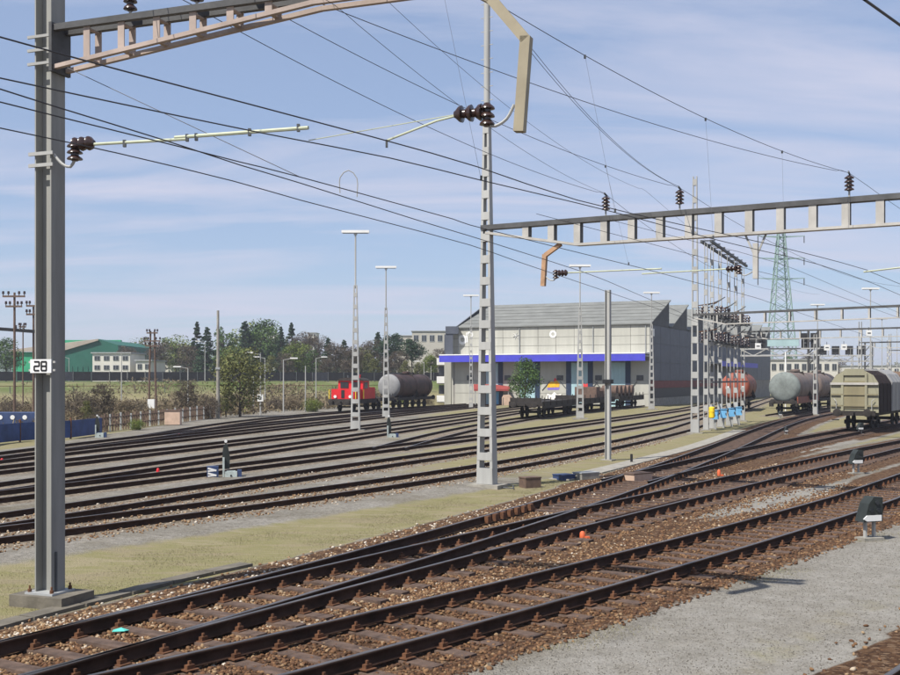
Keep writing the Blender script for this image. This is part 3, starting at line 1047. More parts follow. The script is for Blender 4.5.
beam1 = thing('lattice_beam', 'pinkish grey lattice beam tapering to the right at the top left', 'gantry beam', (BEAM1.x, BEAM1.y, 7.9))
for sgn in (-1, 1):
    o_ = V1 * (0.13 * sgn)
    q0 = BEAM1 + o_
    MB().bar(q0 + ZV * 8.46, q0 + U1 * SPAN1 + ZV * 8.46, 0.09, 0.09).build('top_chord', m_beam, beam1, True)
    mb = MB()
    mb.bar(q0 + ZV * 7.88, q0 + U1 * 4.3 + ZV * 8.32, 0.07, 0.06)
    mb.bar(q0 + U1 * 4.3 + ZV * 8.32, q0 + U1 * SPAN1 + ZV * 8.32, 0.07, 0.06)
    mb.build('bottom_chord', m_beampk, beam1, True)
s = 0.62
while s < 4.2:
    zb = bz1(s)
    for sgn in (-1, 1):
        p = BEAM1 + U1 * s + V1 * (0.13 * sgn)
        MB().bar(p + ZV * (zb + 0.02), p + ZV * 8.42, 0.016, 0.11, U1).build('batten', m_beampk, beam1, True)
    MB().bar(BEAM1 + U1 * s + V1 * 0.12 + ZV * 8.39, BEAM1 + U1 * s - V1 * 0.12 + ZV * 8.39, 0.07, 0.02).build('cross_batten', m_beampk, beam1, True)
    MB().bar(BEAM1 + U1 * s + V1 * 0.12 + ZV * zb, BEAM1 + U1 * s - V1 * 0.12 + ZV * zb, 0.07, 0.02).build('cross_batten', m_beampk, beam1, True)
    s += 0.6
MB().box((BEAM1.x + U1.x * 0.03, BEAM1.y + U1.y * 0.03, 8.17), (0.05, 0.42, 0.72), a1).build('end_plate', m_beam, beam1, True)
INS1 = []
for sx_ in (1.28, 2.4, 3.35):
    p = BEAM1 + U1 * sx_ + ZV * 8.5
    MB().tube([p, p + ZV * 0.12], 0.02, 6).build('insulator_pin', m_galv, beam1, True)
    insulator(p + ZV * 0.1, ZV, 0.32, 0.10, beam1, 3)
    INS1.append(p + ZV * 0.45)
# --- steady arm on the front mast
arm = thing('registration_arm', 'pale green steady arm with dark insulators on the left mast', 'registration arm', b1 + ZV * 6.6)
q = b1 + U1 * 0.17 + V1 * 0.12
MB().tube(crom([q + ZV * 6.6, q + U1 * 0.16 + ZV * 6.45, q + U1 * 0.3 + ZV * 6.4, q + U1 * 0.38 + ZV * 6.5], 0.05), 0.022, 6).build('swan_neck', m_galv, arm, True)
insulator(q + U1 * 0.38 + ZV * 6.48, ZV, 0.27, 0.115, arm, 3)
insulator(q + U1 * 0.36 + ZV * 6.72, U1, 0.36, 0.105, arm, 3)
MB().tube([q + U1 * 0.7 + ZV * 6.70, q + U1 * 2.3 + ZV * 6.655], 0.022, 8).build('arm_tube', m_arm, arm, True)
MB().tube([q + U1 * 2.1 + ZV * 6.69, q + U1 * 4.2 + ZV * 6.66], 0.026, 8).build('arm_tube', m_arm, arm, True)
for sx_ in (1.25, 2.3, 2.45, 3.3, 4.05):
    p = q + U1 * sx_ + ZV * 6.62
    MB().bar(p, p + ZV * 0.1, 0.04, 0.05).build('clip', m_dkgrey, arm, True)

# --- hanging post on the front beam, right of centre
dp = thing('drop_post', 'khaki bent box post hanging into the top of the picture', 'drop post', BEAM1 + U1 * 7.0 + ZV * 8.3)
c0 = BEAM1
mb = MB()
PTS = [c0 + U1 * 6.45 + ZV * 8.30, c0 + U1 * 6.75 + ZV * 8.12, c0 + U1 * 7.22 + ZV * 7.54]
mb.bar(PTS[0], PTS[1] + (PTS[1] - PTS[0]) * 0.02, 0.14, 0.13, ZV)
mb.bar(PTS[1], PTS[2], 0.14, 0.13, ZV)
mb.build('bent_arm', m_khaki, dp, True)
MB().bar(PTS[2] + ZV * 0.04, c0 + U1 * 7.13 + ZV * 6.40, 0.14, 0.13, U1).build('post', m_khaki, dp, True)
MB().box(tuple(c0 + U1 * 6.35 + ZV * 8.32), (0.36, 0.3, 0.12), a1).build('hanger_clamp', m_dkgrey, dp, True)
a2 = thing('registration_arm', 'steady arm with two dark insulators on the khaki hanging post', 'registration arm', c0 + U1 * 6.9 + ZV * 6.5)
pp = c0 + U1 * 7.06
MB().tube(crom([pp + ZV * 6.75, pp - U1 * 0.1 + ZV * 6.58, pp - U1 * 0.25 + ZV * 6.5, pp - U1 * 0.36 + ZV * 6.52], 0.05), 0.02, 6).build('swan_neck', m_galv, a2, True)
insulator(pp - U1 * 0.36 + ZV * 6.50, ZV, 0.3, 0.10, a2, 3)
insulator(pp - U1 * 0.40 + ZV * 6.69, -U1, 0.40, 0.11, a2, 3)
MB().tube([pp - U1 * 0.8 + ZV * 6.67, pp - U1 * 1.05 + ZV * 6.63, pp - U1 * 1.75 + ZV * 6.43], 0.015, 7).build('steady_arm', m_arm, a2, True)
MB().tube([pp - U1 * 0.8 + ZV * 6.69, pp - U1 * 2.9 + ZV * 6.52], 0.007, 5).build('brace_wire', m_arm, a2, True)
MB().bar(pp - U1 * 1.75 + ZV * 6.44, pp - U1 * 1.75 + ZV * 6.34, 0.03, 0.04).build('wire_clamp', m_dkgrey, a2, True)


# --- batten-plate lattice mast: two tapered channels joined by plates on both faces
def lattice_mast(name, label, base, u, h, wb, wt, db, dt, step, mtl, plinth=True, cat='lattice mast', group=None, cheap=False):
    base = Vector((base[0], base[1], GZ))
    v = Vector((-u.y, u.x, 0))
    t = thing(name, label, cat, base, 0, group)
    if plinth:
        MB().box((base.x, base.y, GZ + 0.06), (wb * 1.9, db * 2.0, 0.16), math.atan2(u.y, u.x)).build('plinth', m_conc, t, True)

    def wd(z):
        f = z / h
        return wb + (wt - wb) * f, db + (dt - db) * f
    cw = max(0.05, wb * 0.17)
    for s in (-1, 1):
        mb = MB()
        p0 = base + u * (s * (wb - cw) / 2)
        p1 = base + u * (s * (wt - cw * 0.7) / 2) + ZV * h
        mb.bar(p0, p1, db, cw, u, dt, cw * 0.7)
        mb.build('channel', mtl, t, True)
    z = 0.15
    first = True
    while z < h - step * 0.3:
        w_, d_ = wd(z)
        ph_ = step * (0.75 if first else 0.36)
        for s in (-1, 1):
            p = base + ZV * (z + ph_ / 2) + v * (s * (d_ / 2 + 0.004))
            MB().bar(p - u * (w_ / 2 - 0.012), p + u * (w_ / 2 - 0.012), 0.012, ph_, ZV).build('batten_plate', mtl, t, True)
        first = False
        z += step * (1.1 if z < 1 else 1.0)
    return t, base + ZV * h


b2 = un(487, 487, 0)
t2, top2 = lattice_mast('lattice_mast', 'tall tapered batten plate mast in the middle carrying the right beam', b2, U2, 11.2, 0.56, 0.20, 0.34, 0.18, 0.66, m_galv)
MB().tube([top2 - ZV * 0.3, top2 + ZV * 4.4], 0.095, 12).build('pole_extension', m_galv, t2, True, True)
for i in range(9):
    p = top2 + ZV * (0.25 + i * 0.42)
    MB().bar(p - U2 * 0.2, p + U2 * 0.2, 0.02, 0.02).build('step_iron', m_galv, t2, True)
MB().tube([b2 + U2 * 0.3 + ZV * 0.02, b2 + U2 * 0.9 + ZV * 0.0, un(513, 485.5)], 0.02, 6).build('earth_cable_or_shadow', m_dkgrey, t2, True)  # dark tube standing in for the cast shadow at the mast foot


def portal_beam(name, label, p0, u, span, ztop, zbot0, depth, s_full, post, first, mtop, mpost, pw=0.2, wid=0.30, chord=0.14):
    """Vierendeel gantry beam: dark top chord, pale bottom chord, flat posts"""
    p0 = Vector((p0[0], p0[1], 0))
    v = Vector((u.y, -u.x, 0))
    t = thing(name, label, 'gantry beam', p0 + ZV * zbot0)

    def zb(s):
        return ztop - ((ztop - zbot0) + (depth - (ztop - zbot0)) * min(1, s / s_full))
    a = p0 - u * 0.15
    MB().bar(a + ZV * ztop, a + u * span + ZV * ztop, wid, chord).build('top_chord', mtop, t, True)
    mb = MB()
    mb.bar(p0 + ZV * zbot0, p0 + u * s_full + ZV * (ztop - depth), wid * 0.9, chord * 0.5)
    mb.bar(p0 + u * s_full + ZV * (ztop - depth), p0 + u * span + ZV * (ztop - depth), wid * 0.9, chord * 0.5)
    mb.build('bottom_chord', mpost, t, True)
    s_ = first
    while s_ < span:
        for sg in (-1, 1):
            q_ = p0 + u * s_ + v * (sg * wid * 0.38)
            MB().bar(q_ + ZV * (zb(s_) + chord * 0.2), q_ + ZV * (ztop - chord * 0.4), 0.02, pw, u).build('beam_post', mpost, t, True)
        MB().bar(p0 + u * (s_ + pw * 0.42) + v * wid * 0.36 + ZV * ((zb(s_) + ztop) / 2), p0 + u * (s_ + pw * 0.42) - v * wid * 0.36 + ZV * ((zb(s_) + ztop) / 2), 0.02, ztop - zb(s_) - chord, ZV).build('shade_diaphragm', mtop, t, True)  # darker than the posts, painting their right sides as shaded
        s_ += post
    return t


beam2 = portal_beam('gantry_beam', 'long Vierendeel beam with whitish posts across the right half', b2, U2, 22, 7.92, 7.76, 0.70, 3.0, 0.83, 1.35, m_beam, m_beamlt)
INS2 = []
for sx_ in (3.86, 6.05, 10.55):
    p = Vector((b2.x, b2.y, 0)) + U2 * sx_ + ZV * 7.98
    MB().tube([p, p + ZV * 0.2], 0.025, 6).build('insulator_pin', m_galv, beam2, True)
    insulator(p + ZV * 0.18, ZV, 0.40, 0.125, beam2, 4)
    MB().bar(p + ZV * 0.6 - V2 * 0.12, p + ZV * 0.66 + V2 * 0.12, 0.03, 0.05).build('wire_saddle', m_dkgrey, beam2, True)
    INS2.append(p + ZV * 0.64)
b2e = b2 + U2 * 22.2
t = thing('catenary_mast', 'mast beyond the right edge carrying the long gantry beam', 'catenary mast', (b2e.x, b2e.y, GZ))
h_mast(t, b2e, U2, V2, 8.8)

B2 = Vector((b2.x, b2.y, 0))
dp = thing('drop_post', 'rusty brown bent post hanging under the right beam near the middle mast', 'drop post', B2 + U2 * 2.2 + ZV * 7.3)
mb = MB()
mb.bar(B2 + U2 * 2.45 + ZV * 7.28, B2 + U2 * 1.95 + ZV * 6.97, 0.12, 0.12, ZV)
mb.build('bent_arm', m_rustpost, dp, True)
MB().bar(B2 + U2 * 1.94 + ZV * 7.0, B2 + U2 * 1.88 + ZV * 6.06, 0.13, 0.13, U2).build('post', m_rustpost, dp, True)
a3 = thing('registration_arm', 'pale steady arm beside the rusty hanging post', 'registration arm', B2 + U2 * 2.3 + ZV * 6.4)
p = B2 + U2 * 1.93
MB().tube(crom([p + ZV * 6.38, p + U2 * 0.15 + ZV * 6.24, p + U2 * 0.3 + ZV * 6.22, p + U2 * 0.36 + ZV * 6.3], .05), 0.02, 6).build('swan_neck', m_galv, a3, True)
insulator(p + U2 * 0.36 + ZV * 6.26, ZV, 0.26, 0.10, a3, 3)
insulator(p + U2 * 0.44 + ZV * 6.42, U2, 0.3, 0.10, a3, 3)
MB().tube([p + U2 * 0.75 + ZV * 6.42, p + U2 * 3.6 + ZV * 6.40], 0.022, 7).build('arm_tube', m_arm, a3, True)

dp = thing('drop_post', 'grey V hung post under the right part of the long beam', 'drop post', B2 + U2 * 8.15 + ZV * 7.2)
p = B2 + U2 * 8.15
MB().bar(p - U2 * 0.28 + ZV * 7.2, p - U2 * 0.04 + ZV * 6.65, 0.04, 0.05).build('hanger', m_galv, dp, True)
MB().bar(p + U2 * 0.28 + ZV * 7.2, p + U2 * 0.04 + ZV * 6.65, 0.04, 0.05).build('hanger', m_galv, dp, True)
MB().bar(p + ZV * 6.95, p + ZV * 6.0, 0.13, 0.13, U2).build('post', m_beamlt, dp, True)
a4 = thing('registration_arm', 'steady arm pointing left from the grey V hung post', 'registration arm', p + ZV * 6.3)
MB().tube(crom([p - U2 * 0.06 + ZV * 6.2, p - U2 * 0.3 + ZV * 6.1, p - U2 * 0.45 + ZV * 6.2], .05), 0.018, 6).build('swan_neck', m_galv, a4, True)
insulator(p - U2 * 0.45 + ZV * 6.14, ZV, 0.25, 0.095, a4, 3)
insulator(p - U2 * 0.5 + ZV * 6.3, -U2, 0.3, 0.095, a4, 3)
MB().tube([p - U2 * 0.8 + ZV * 6.3, p - U2 * 3.2 + ZV * 6.28], 0.02, 7).build('arm_tube', m_arm, a4, True)
# steady arm hung right of it, over the nearest track
a5 = thing('registration_arm', 'pale green steady arm reaching in from the right edge', 'registration arm', B2 + U2 * 11.2 + ZV * 6.4)
p = B2 + U2 * 10.9
MB().tube([p + ZV * 6.05, p + U2 * 3.2 + ZV * 6.3], 0.022, 7).build('arm_tube', m_arm, a5, True)
MB().bar(p + U2 * 3.4 + ZV * 7.2, p + U2 * 3.4 + ZV * 6.1, 0.13, 0.13, U2).build('post', m_beamlt, a5, True)


# ------------------------------------------------------------------ wires
def wire_pts(img, Zs):
    n_ = len(img)
    if isinstance(Zs, (int, float)):
        Zs = [Zs] * n_
    out = []
    for (x, y), z in zip(img, Zs):
        Y = F * (z - H) / (YH - y)
        out.append(Vector(((x - 450) / F * Y, Y, z)))
    return out


def extend(P, back, fwd):
    if back:
        P = [P[0] + (P[0] - P[1]).normalized() * back] + P
    if fwd:
        P = P + [P[-1] + (P[-1] - P[-2]).normalized() * fwd]
    return P


def interpY(C, Y):
    for a, b_ in zip(C[:-1], C[1:]):
        if (a.y - Y) * (b_.y - Y) <= 0 and abs(a.y - b_.y) > 1e-6:
            return a.lerp(b_, (Y - a.y) / (b_.y - a.y))
    return None


def overhead_line(label, contact=None, messenger=None, drops=(), rc=0.0075, rm=0.006, loops=()):
    base = (contact or messenger)[0]
    t = thing('overhead_line', label, 'overhead wire', base)
    Cc = crom(contact, 1.5) if contact else None
    Cm = crom(messenger, 1.5) if messenger else None
    if Cc:
        MB().tube(Cc, rc, 6).build('contact_wire', m_wire, t, True)
    if Cm:
        MB().tube(Cm, rm, 6).build('messenger_wire', m_wire, t, True)
    for Y in drops:
        a, b_ = interpY(Cc, Y), interpY(Cm, Y)
        if a and b_ and math.hypot(a.x - b_.x, a.y - b_.y) < 0.75:
            d_ = MB().tube([a, b_], 0.0022, 4).build('dropper', m_thinwire, t, True)
            c1_ = MB().box(tuple(a + ZV * 0.03), (0.03, 0.03, 0.07)).build('clip', m_dkgrey, d_, False)
            c2_ = MB().box(tuple(b_ - ZV * 0.02), (0.035, 0.035, 0.06)).build('clip', m_dkgrey, d_, False)
            for c_ in (c1_, c2_):
                c_.matrix_parent_inverse = d_.matrix_parent_inverse @ d_.matrix_parent_inverse.inverted()
    return t


def messenger(s_, zs, sag, E, back=14.0, far=None, n_=24):
    """sagging catenary from the front beam to an insulator on the long beam, carried on both ways"""
    S = BEAM1 + U1 * s_ + ZV * zs
    S.z = zs
    d_ = (E - S)
    dn = Vector((d_.x, d_.y, 0)).normalized()
    out = []
    for i in range(8, 0, -1):
        t_ = i / 8
        out.append(S - dn * (back * t_) - ZV * (4 * sag * t_ * (1 - t_ * 0.5) * 0.5))
    for i in range(n_ + 1):
        t_ = i / n_
        p_ = S + d_ * t_
        p_.z -= 4 * sag * t_ * (1 - t_)
        out.append(p_)
    if far:
        fv, fz = far
        e2 = E + fv
        e2.z = fz
        for i in range(1, 13):
            t_ = i / 12
            p_ = E + (e2 - E) * t_
            p_.z -= 4 * 0.7 * t_ * (1 - t_)
            out.append(p_)
    return out


def plan(k_, Y, dx_=0.0):
    return Vector((float(LINES[k_].x(Y)) + dx_, Y, 0))


w1 = extend(wire_pts([(0, 37), (120, 70), (373, 137), (478, 167), (577, 200), (687, 226), (766, 243.5), (860, 268), (900, 284)], 6.1), 6, 40)
v1 = messenger(3.5, 8.75, 0.3, INS2[2], 14, (Vector((24, 32, 0)), 8.4))
overhead_line('lower black contact wire and catenary over the nearest track', w1, v1, (12.5, 14.6, 17, 19.5, 22.3, 25.5))
w3 = extend(wire_pts([(0, 78), (117, 103), (267, 134), (390, 158), (480, 180), (577, 203), (640, 219), (712, 238.7), (763, 251), (817, 264), (872, 283), (900, 295)], 6.1), 5, 30)
v2 = messenger(5.15, 9.25, 0.4, INS2[2] + V2 * 0.05, 10)
overhead_line('second contact wire, crossing the left mast just below the beam, with its catenary', w3, v2, (15.5, 18.5, 22.0, 25))
w5 = extend(wire_pts([(0, 102), (60, 117), (193, 150), (240, 162), (300, 177), (453, 219), (470, 225), (568, 250), (645, 269), (690, 281), (753, 297), (790, 309.6)], 6.1), 4, 40)
v7 = messenger(1.7, 9.5, 0.4, INS2[1], 12, (Vector((19, 30, 0)), 8.4))
overhead_line('contact wire held by the left mast arm, middle of the lower left wires', w5, v7, (16.4, 18, 20.5, 24, 27))
w4 = extend(wire_pts([(0, 89), (60, 108), (167, 141), (240, 165), (300, 183), (417, 220), (470, 236), (518, 251), (568, 267), (602, 279), (651, 300)], 6.1), 4, 40)
v5 = messenger(2.0, 8.75, 0.3, INS2[0], 12, (Vector((15, 32, 0)), 8.4))
overhead_line('contact wire over the branching track with its sagging catenary', w4, v5, (16.5, 19, 22.5, 26))
w6 = extend(wire_pts([(0, 128), (117, 153), (233, 181), (300, 200), (373, 219), (470, 245), (519, 262), (602, 290)], 6.1), 4, 60)
overhead_line('lowest wire at the left, passing under the left mast arm', w6, None)
v4 = messenger(5.45, 10.0, 0.7, INS2[1] + ZV * 0.03, 6)
t = overhead_line('pair of close wires falling steeply right of the middle mast', None, v4, rm=0.005)
MB().tube([p_ + Vector((0.10, 0, 0.03)) * (1 - i / len(v4)) for i, p_ in enumerate(v4)], 0.005, 6).build('messenger_wire', m_wire, t, True)
v3 = messenger(4.55, 8.3, 0.3, INS2[0] + ZV * 0.03, 8)
overhead_line('thin catenary wire above the khaki post insulators', None, v3, rm=0.004)
v8 = messenger(4.2, 9.4, 0.5, INS2[0].lerp(INS2[1], 0.55), 8, (Vector((15, 30, 0)), 8.0))
overhead_line('faint thin wire running down behind the middle mast', None, v8, rm=0.0035)
w7 = [BEAM1 + U1 * 0.05 + ZV * 7.95] + wire_pts([(300, 177)], [6.12])
overhead_line('straight diagonal stay wire falling from the left beam end', None, w7)
wn_ = extend(wire_pts([(865, 0), (900, 25)], 6.1), 6, 14)
overhead_line('thick near wire cutting the top right corner', wn_, None, rc=0.011)
w9 = extend(wire_pts([(700, 243), (778, 263), (864.6, 298.6)], [6.6, 6.3, 6.1]), 3, 30)
overhead_line('thin wire under the long beam heading to the far right', None, w9, rm=0.005)
w10 = extend(wire_pts([(720, 262), (800, 283), (900, 318)], [6.6, 6.3, 6.1]), 8, 40)
overhead_line('lower thin wire crossing the power pylon', None, w10, rm=0.006)
# jumper loop standing on one of the wires
jl = thing('jumper_loop', 'small upright wire loop on the lower left wire', 'wire loop', at(348, 192, 17.5))
P0, P1 = at(340, 193, 17.8), at(357, 197, 17.8)
MB().tube(crom([P0, P0 + ZV * 0.25, (P0 + P1) / 2 + ZV * 0.4, P1 + ZV * 0.3, P1], 0.08), 0.009, 6).build('loop', m_galv, jl, True)

# ------------------------------------------------------------------ lamp masts
def lamp_mast(base, label, u=Vector((1, 0, 0)), h=12.6, thin=1.0, lattice=True):
    base = Vector((base[0], base[1], 0))
    if lattice:
        t, top = lattice_mast('lamp_mast', label, base, u, 9.3, 0.62 * thin, 0.22, 0.42 * thin, 0.18, 0.75, m_galv, True, 'lamp mast', 'floodlight masts of the yard')
        MB().tube([top - ZV * 0.2, base + ZV * h], 0.05, 8).build('upper_pole', m_galv, t, True, True)
    else:
        t = thing('lamp_mast', label, 'lamp mast', base + ZV * GZ, 0, 'floodlight masts of the yard')
        MB().tube([base + ZV * GZ, base + ZV * h], 0.09, 8, 0.05).build('pole', m_galv, t, True, True)
    hd = MB().box((base.x, base.y, h + 0.05), (1.75, 0.32, 0.16)).build('lamp_head', m_white, t, True)
    MB().box((base.x, base.y, h - 0.045), (1.6, 0.24, 0.03)).build('diffuser', m_grey, hd, True)
    MB().box((base.x, base.y, h - 0.11), (0.2, 0.2, 0.1)).build('lamp_clamp', m_grey, t, True)
    return t


lamp_mast(un(355.5, 431), 'tallest lattice lamp mast, right of the red shunter')
lamp_mast(un(386, 418.5), 'lattice lamp mast in front of the dark tank wagon')
lamp_mast(un(471, 408.5), 'slim lamp mast at the left end of the blue canopy', lattice=True, thin=0.75)
lamp_mast(un(580, 419), 'lattice lamp mast in front of the flat wagons')
lamp_mast(un(651.5, 409.5), 'lamp mast at the right corner of the warehouse front')
for x, y, lab in ((870.5, 289, 'lamp mast above the olive freight wagon'), (817.5, 305, 'lamp mast between the two far signal gantries'),
                  (882, 319, 'smaller lamp mast behind the olive freight wagon'), (897, 328, 'smallest far lamp mast at the right edge')):
    Y = F * (12.6 - H) / (YH - y)
    lamp_mast(((x - 450) / F * Y, Y), lab, lattice=False)

# slender posts
def h_post(x, y0, y1, lab, w_=0.2, m=None, cat='post'):
    b_ = un(x, y0)
    top = at(x, y1, b_.y).z
    t = thing('steel_post', lab, cat, (b_.x, b_.y, GZ))
    h_mast(t, b_, U2, V2, top - GZ, w_, w_, 0.02, m or m_galv)
    MB().box((b_.x, b_.y, GZ + 0.05), (0.5, 0.5, 0.14), math.atan2(U2.y, U2.x)).build('footing', m_conc, t, True)
    return t, b_


tp, bp_ = h_post(608, 461, 290, 'plain grey steel post between the yard and the running lines', 0.2)
MB().box((bp_.x, bp_.y, 3.2), (0.34, 0.34, 0.16), math.atan2(U2.y, U2.x)).build('clamp_band', m_black, tp, True)
t = thing('stub_post', 'short dark stub beside the plain grey steel post', 'post', un(631.5, 462))
MB().tube([un(631.5, 462) + ZV * GZ, un(631.5, 462) + ZV * 0.32], 0.05, 8).build('stub', m_black, t, True)
b_ = un(218, 418)
t = thing('concrete_pole', 'slim pale pole in front of the yellow green tree', 'pole', (b_.x, b_.y, GZ))
MB().tube([b_ + ZV * GZ, b_ + ZV * 9.1], 0.17, 10, 0.10).build('shaft', m_conc, t, True, True)
MB().box((b_.x, b_.y, 4.2), (0.36, 0.36, 0.18)).build('band', m_grey, t, True)

# ------------------------------------------------------------------ switch mast row
row = [(695, 434, 15.5), (706, 431, 12.0), (712, 429.6, 12.0), (720, 428, 12.0), (728.6, 426.4, 12.0), (735.7, 424.6, 12.0), (742.8, 421.5, 12.0)]
ROWP = []
names = ['tallest and frontmost lattice mast of the switch row', 'second lattice mast of the switch row, with the yellow box', 'third lattice mast of the switch row', 'fourth lattice mast of the switch row', 'fifth lattice mast of the switch row',
         'sixth lattice mast of the switch row', 'last lattice mast of the switch row, by the red tank wagon']
for (x, y, h_), lab in zip(row, names):
    b_ = un(x, y)
    ROWP.append(b_)
    lattice_mast('switch_mast', lab, b_, Vector((0.94, -0.34, 0)), h_, *((0.5, 0.26, 0.32, 0.2) if h_ > 13 else (0.34, 0.2, 0.24, 0.16)), 1.05, m_galv, True, 'lattice mast', 'lattice masts of the switch row')
rd = (ROWP[-1] - ROWP[1]).normalized()
rn = Vector((rd.y, -rd.x, 0))
t = thing('busbar_beam', 'long beam along the top of the switch mast row', 'beam', ROWP[1] + ZV * 12)
for s in (-0.3, 0.3):
    MB().bar(ROWP[1] + rn * s + ZV * 12.05, ROWP[-1] + rn * s + ZV * 12.05, 0.14, 0.16).build('beam_rail', m_dkgrey, t, True)
for i in range(8):
    p = ROWP[1].lerp(ROWP[-1], (i + 0.5) / 8)
    MB().bar(p - rn * 0.4 + ZV * 12.2, p + rn * 0.4 + ZV * 12.2, 0.08, 0.08).build('cross_bar', m_dkgrey, t, True)
for zz, lab in ((7.4, 'upper rack of dark switches on the mast row'), (5.7, 'middle rack of dark switches on the mast row'), (3.1, 'lower dark rods across the mast row')):
    t = thing('switch_rack', lab, 'switchgear', ROWP[1] + ZV * zz)
    for s in (-0.35, 0.35):
        MB().bar(ROWP[1] + rn * s + ZV * zz, ROWP[-1] + rn * s + ZV * zz, 0.08, 0.1).build('rack_rail', m_dkgrey, t, True)
    if zz > 4:
        for i in range(10):
            p = ROWP[1].lerp(ROWP[-1], (i + 0.3) / 10) + ZV * zz
            MB().bar(p - rn * 0.75, p + rn * 0.75, 0.07, 0.09).build('crossarm', m_dkgrey, t, True)
            for s in (-0.6, 0, 0.6):
                insulator(p + rn * s + ZV * 0.05, ZV, 0.5 + 0.15 * (i % 2), 0.13, t, 3)
            MB().tube([p - rn * 0.6 + ZV * 0.6, p + rn * 0.6 + ZV * (0.75 + 0.3 * (i % 3))], 0.035, 5).build('switch_blade', m_rust if i % 3 == 0 else m_dkgrey, t, True)
for i in range(2, 6):
    p = ROWP[i] + Vector((0.1, -0.5, 0.98))
    t = thing('switch_box', ['', '', 'light blue switch box, leftmost of the four', 'light blue switch box, second of the four from the left', 'light blue switch box, third of the four from the left', 'light blue switch box, rightmost of the four'][i], 'switch box', (p.x, p.y, p.z - 0.4), 0, 'blue switch boxes')
    MB().box(tuple(p), (0.36, 0.34, 0.56)).build('cabinet', m_blue, t, True)
    MB().box((p.x, p.y, p.z + 0.305), (0.42, 0.42, 0.04)).build('lid', m_blue, t, True)
    MB().box((p.x + 0.12, p.y - 0.2, p.z), (0.05, 0.03, 0.12)).build('handle', m_dkgrey, t, True)
    MB().bar((p.x, p.y, p.z - 0.33), (p.x, p.y, GZ), 0.12, 0.12).build('stand', m_galv, t, True)
p = ROWP[1] + Vector((0.25, -0.5, 1.25))
t = thing('switch_box', 'bright yellow rounded box on the second switch mast', 'switch box', p)
MB().lathe(p - ZV * 0.42, ZV, [(0, 0.12), (0.06, 0.18), (0.66, 0.18), (0.72, 0.12)], 14).build('drum', m_yellow, t, True, True)
MB().lathe(p - ZV * 0.02, ZV, [(0, 0.2), (0.06, 0.2)], 14).build('band', m_yellow, t, True)
MB().bar(p, p + Vector((-0.1, 0.45, 0)), 0.1, 0.1).build('bracket', m_galv, t, True)

# far portals
U3 = Vector((0.74, -0.67, 0)).normalized()
portal_beam('gantry_beam', 'thin dark far gantry beam starting at the switch mast row', ROWP[0], U3, 26, 7.15, 6.95, 0.62, 2.0, 1.5, 1.5, m_beam, m_beamlt, 0.10, 0.2, 0.12)
U4 = Vector((0.8, -0.6, 0)).normalized()
portal_beam('gantry_beam', 'thin dark far gantry beam above the light blue signal box', ROWP[-1], U4, 26, 6.95, 6.8, 0.6, 2.0, 1.5, 1.5, m_beam, m_beamlt, 0.10, 0.2, 0.12)
for (bx, by, uu, sp, lab) in ((44, 118, U4, 30, 'gantry beam behind the olive freight wagon roof'), (60, 150, U4, 34, 'fainter gantry beam farther back at the right edge'), (85, 200, U4, 40, 'faintest gantry beam at the far right')):
    portal_beam('gantry_beam', lab, (bx, by), uu, sp, 7.2, 7.0, 0.6, 2.0, 1.6, 1.5, m_beam, m_beamlt, 0.12, 0.22, 0.13)
    lattice_mast('lattice_mast', 'mast of the ' + lab, (bx, by), uu, 9.5, 0.45, 0.3, 0.3, 0.2, 0.9, m_galv)
for x, Y, h_, lab in ((871, 150, 8.6, 'far lattice mast above the olive wagon roof'), (888, 175, 9.5, 'far lattice mast near the right edge'), (852, 190, 8.4, 'far lattice mast right of the second signal gantry'), (815.5, 100, 7.4, 'white lattice post in front of the brown tank wagon')):
    lattice_mast('lattice_mast', lab, ((x - 450) / F * Y, Y), U4, h_, 0.42, 0.26, 0.28, 0.2, 0.9, m_galv)


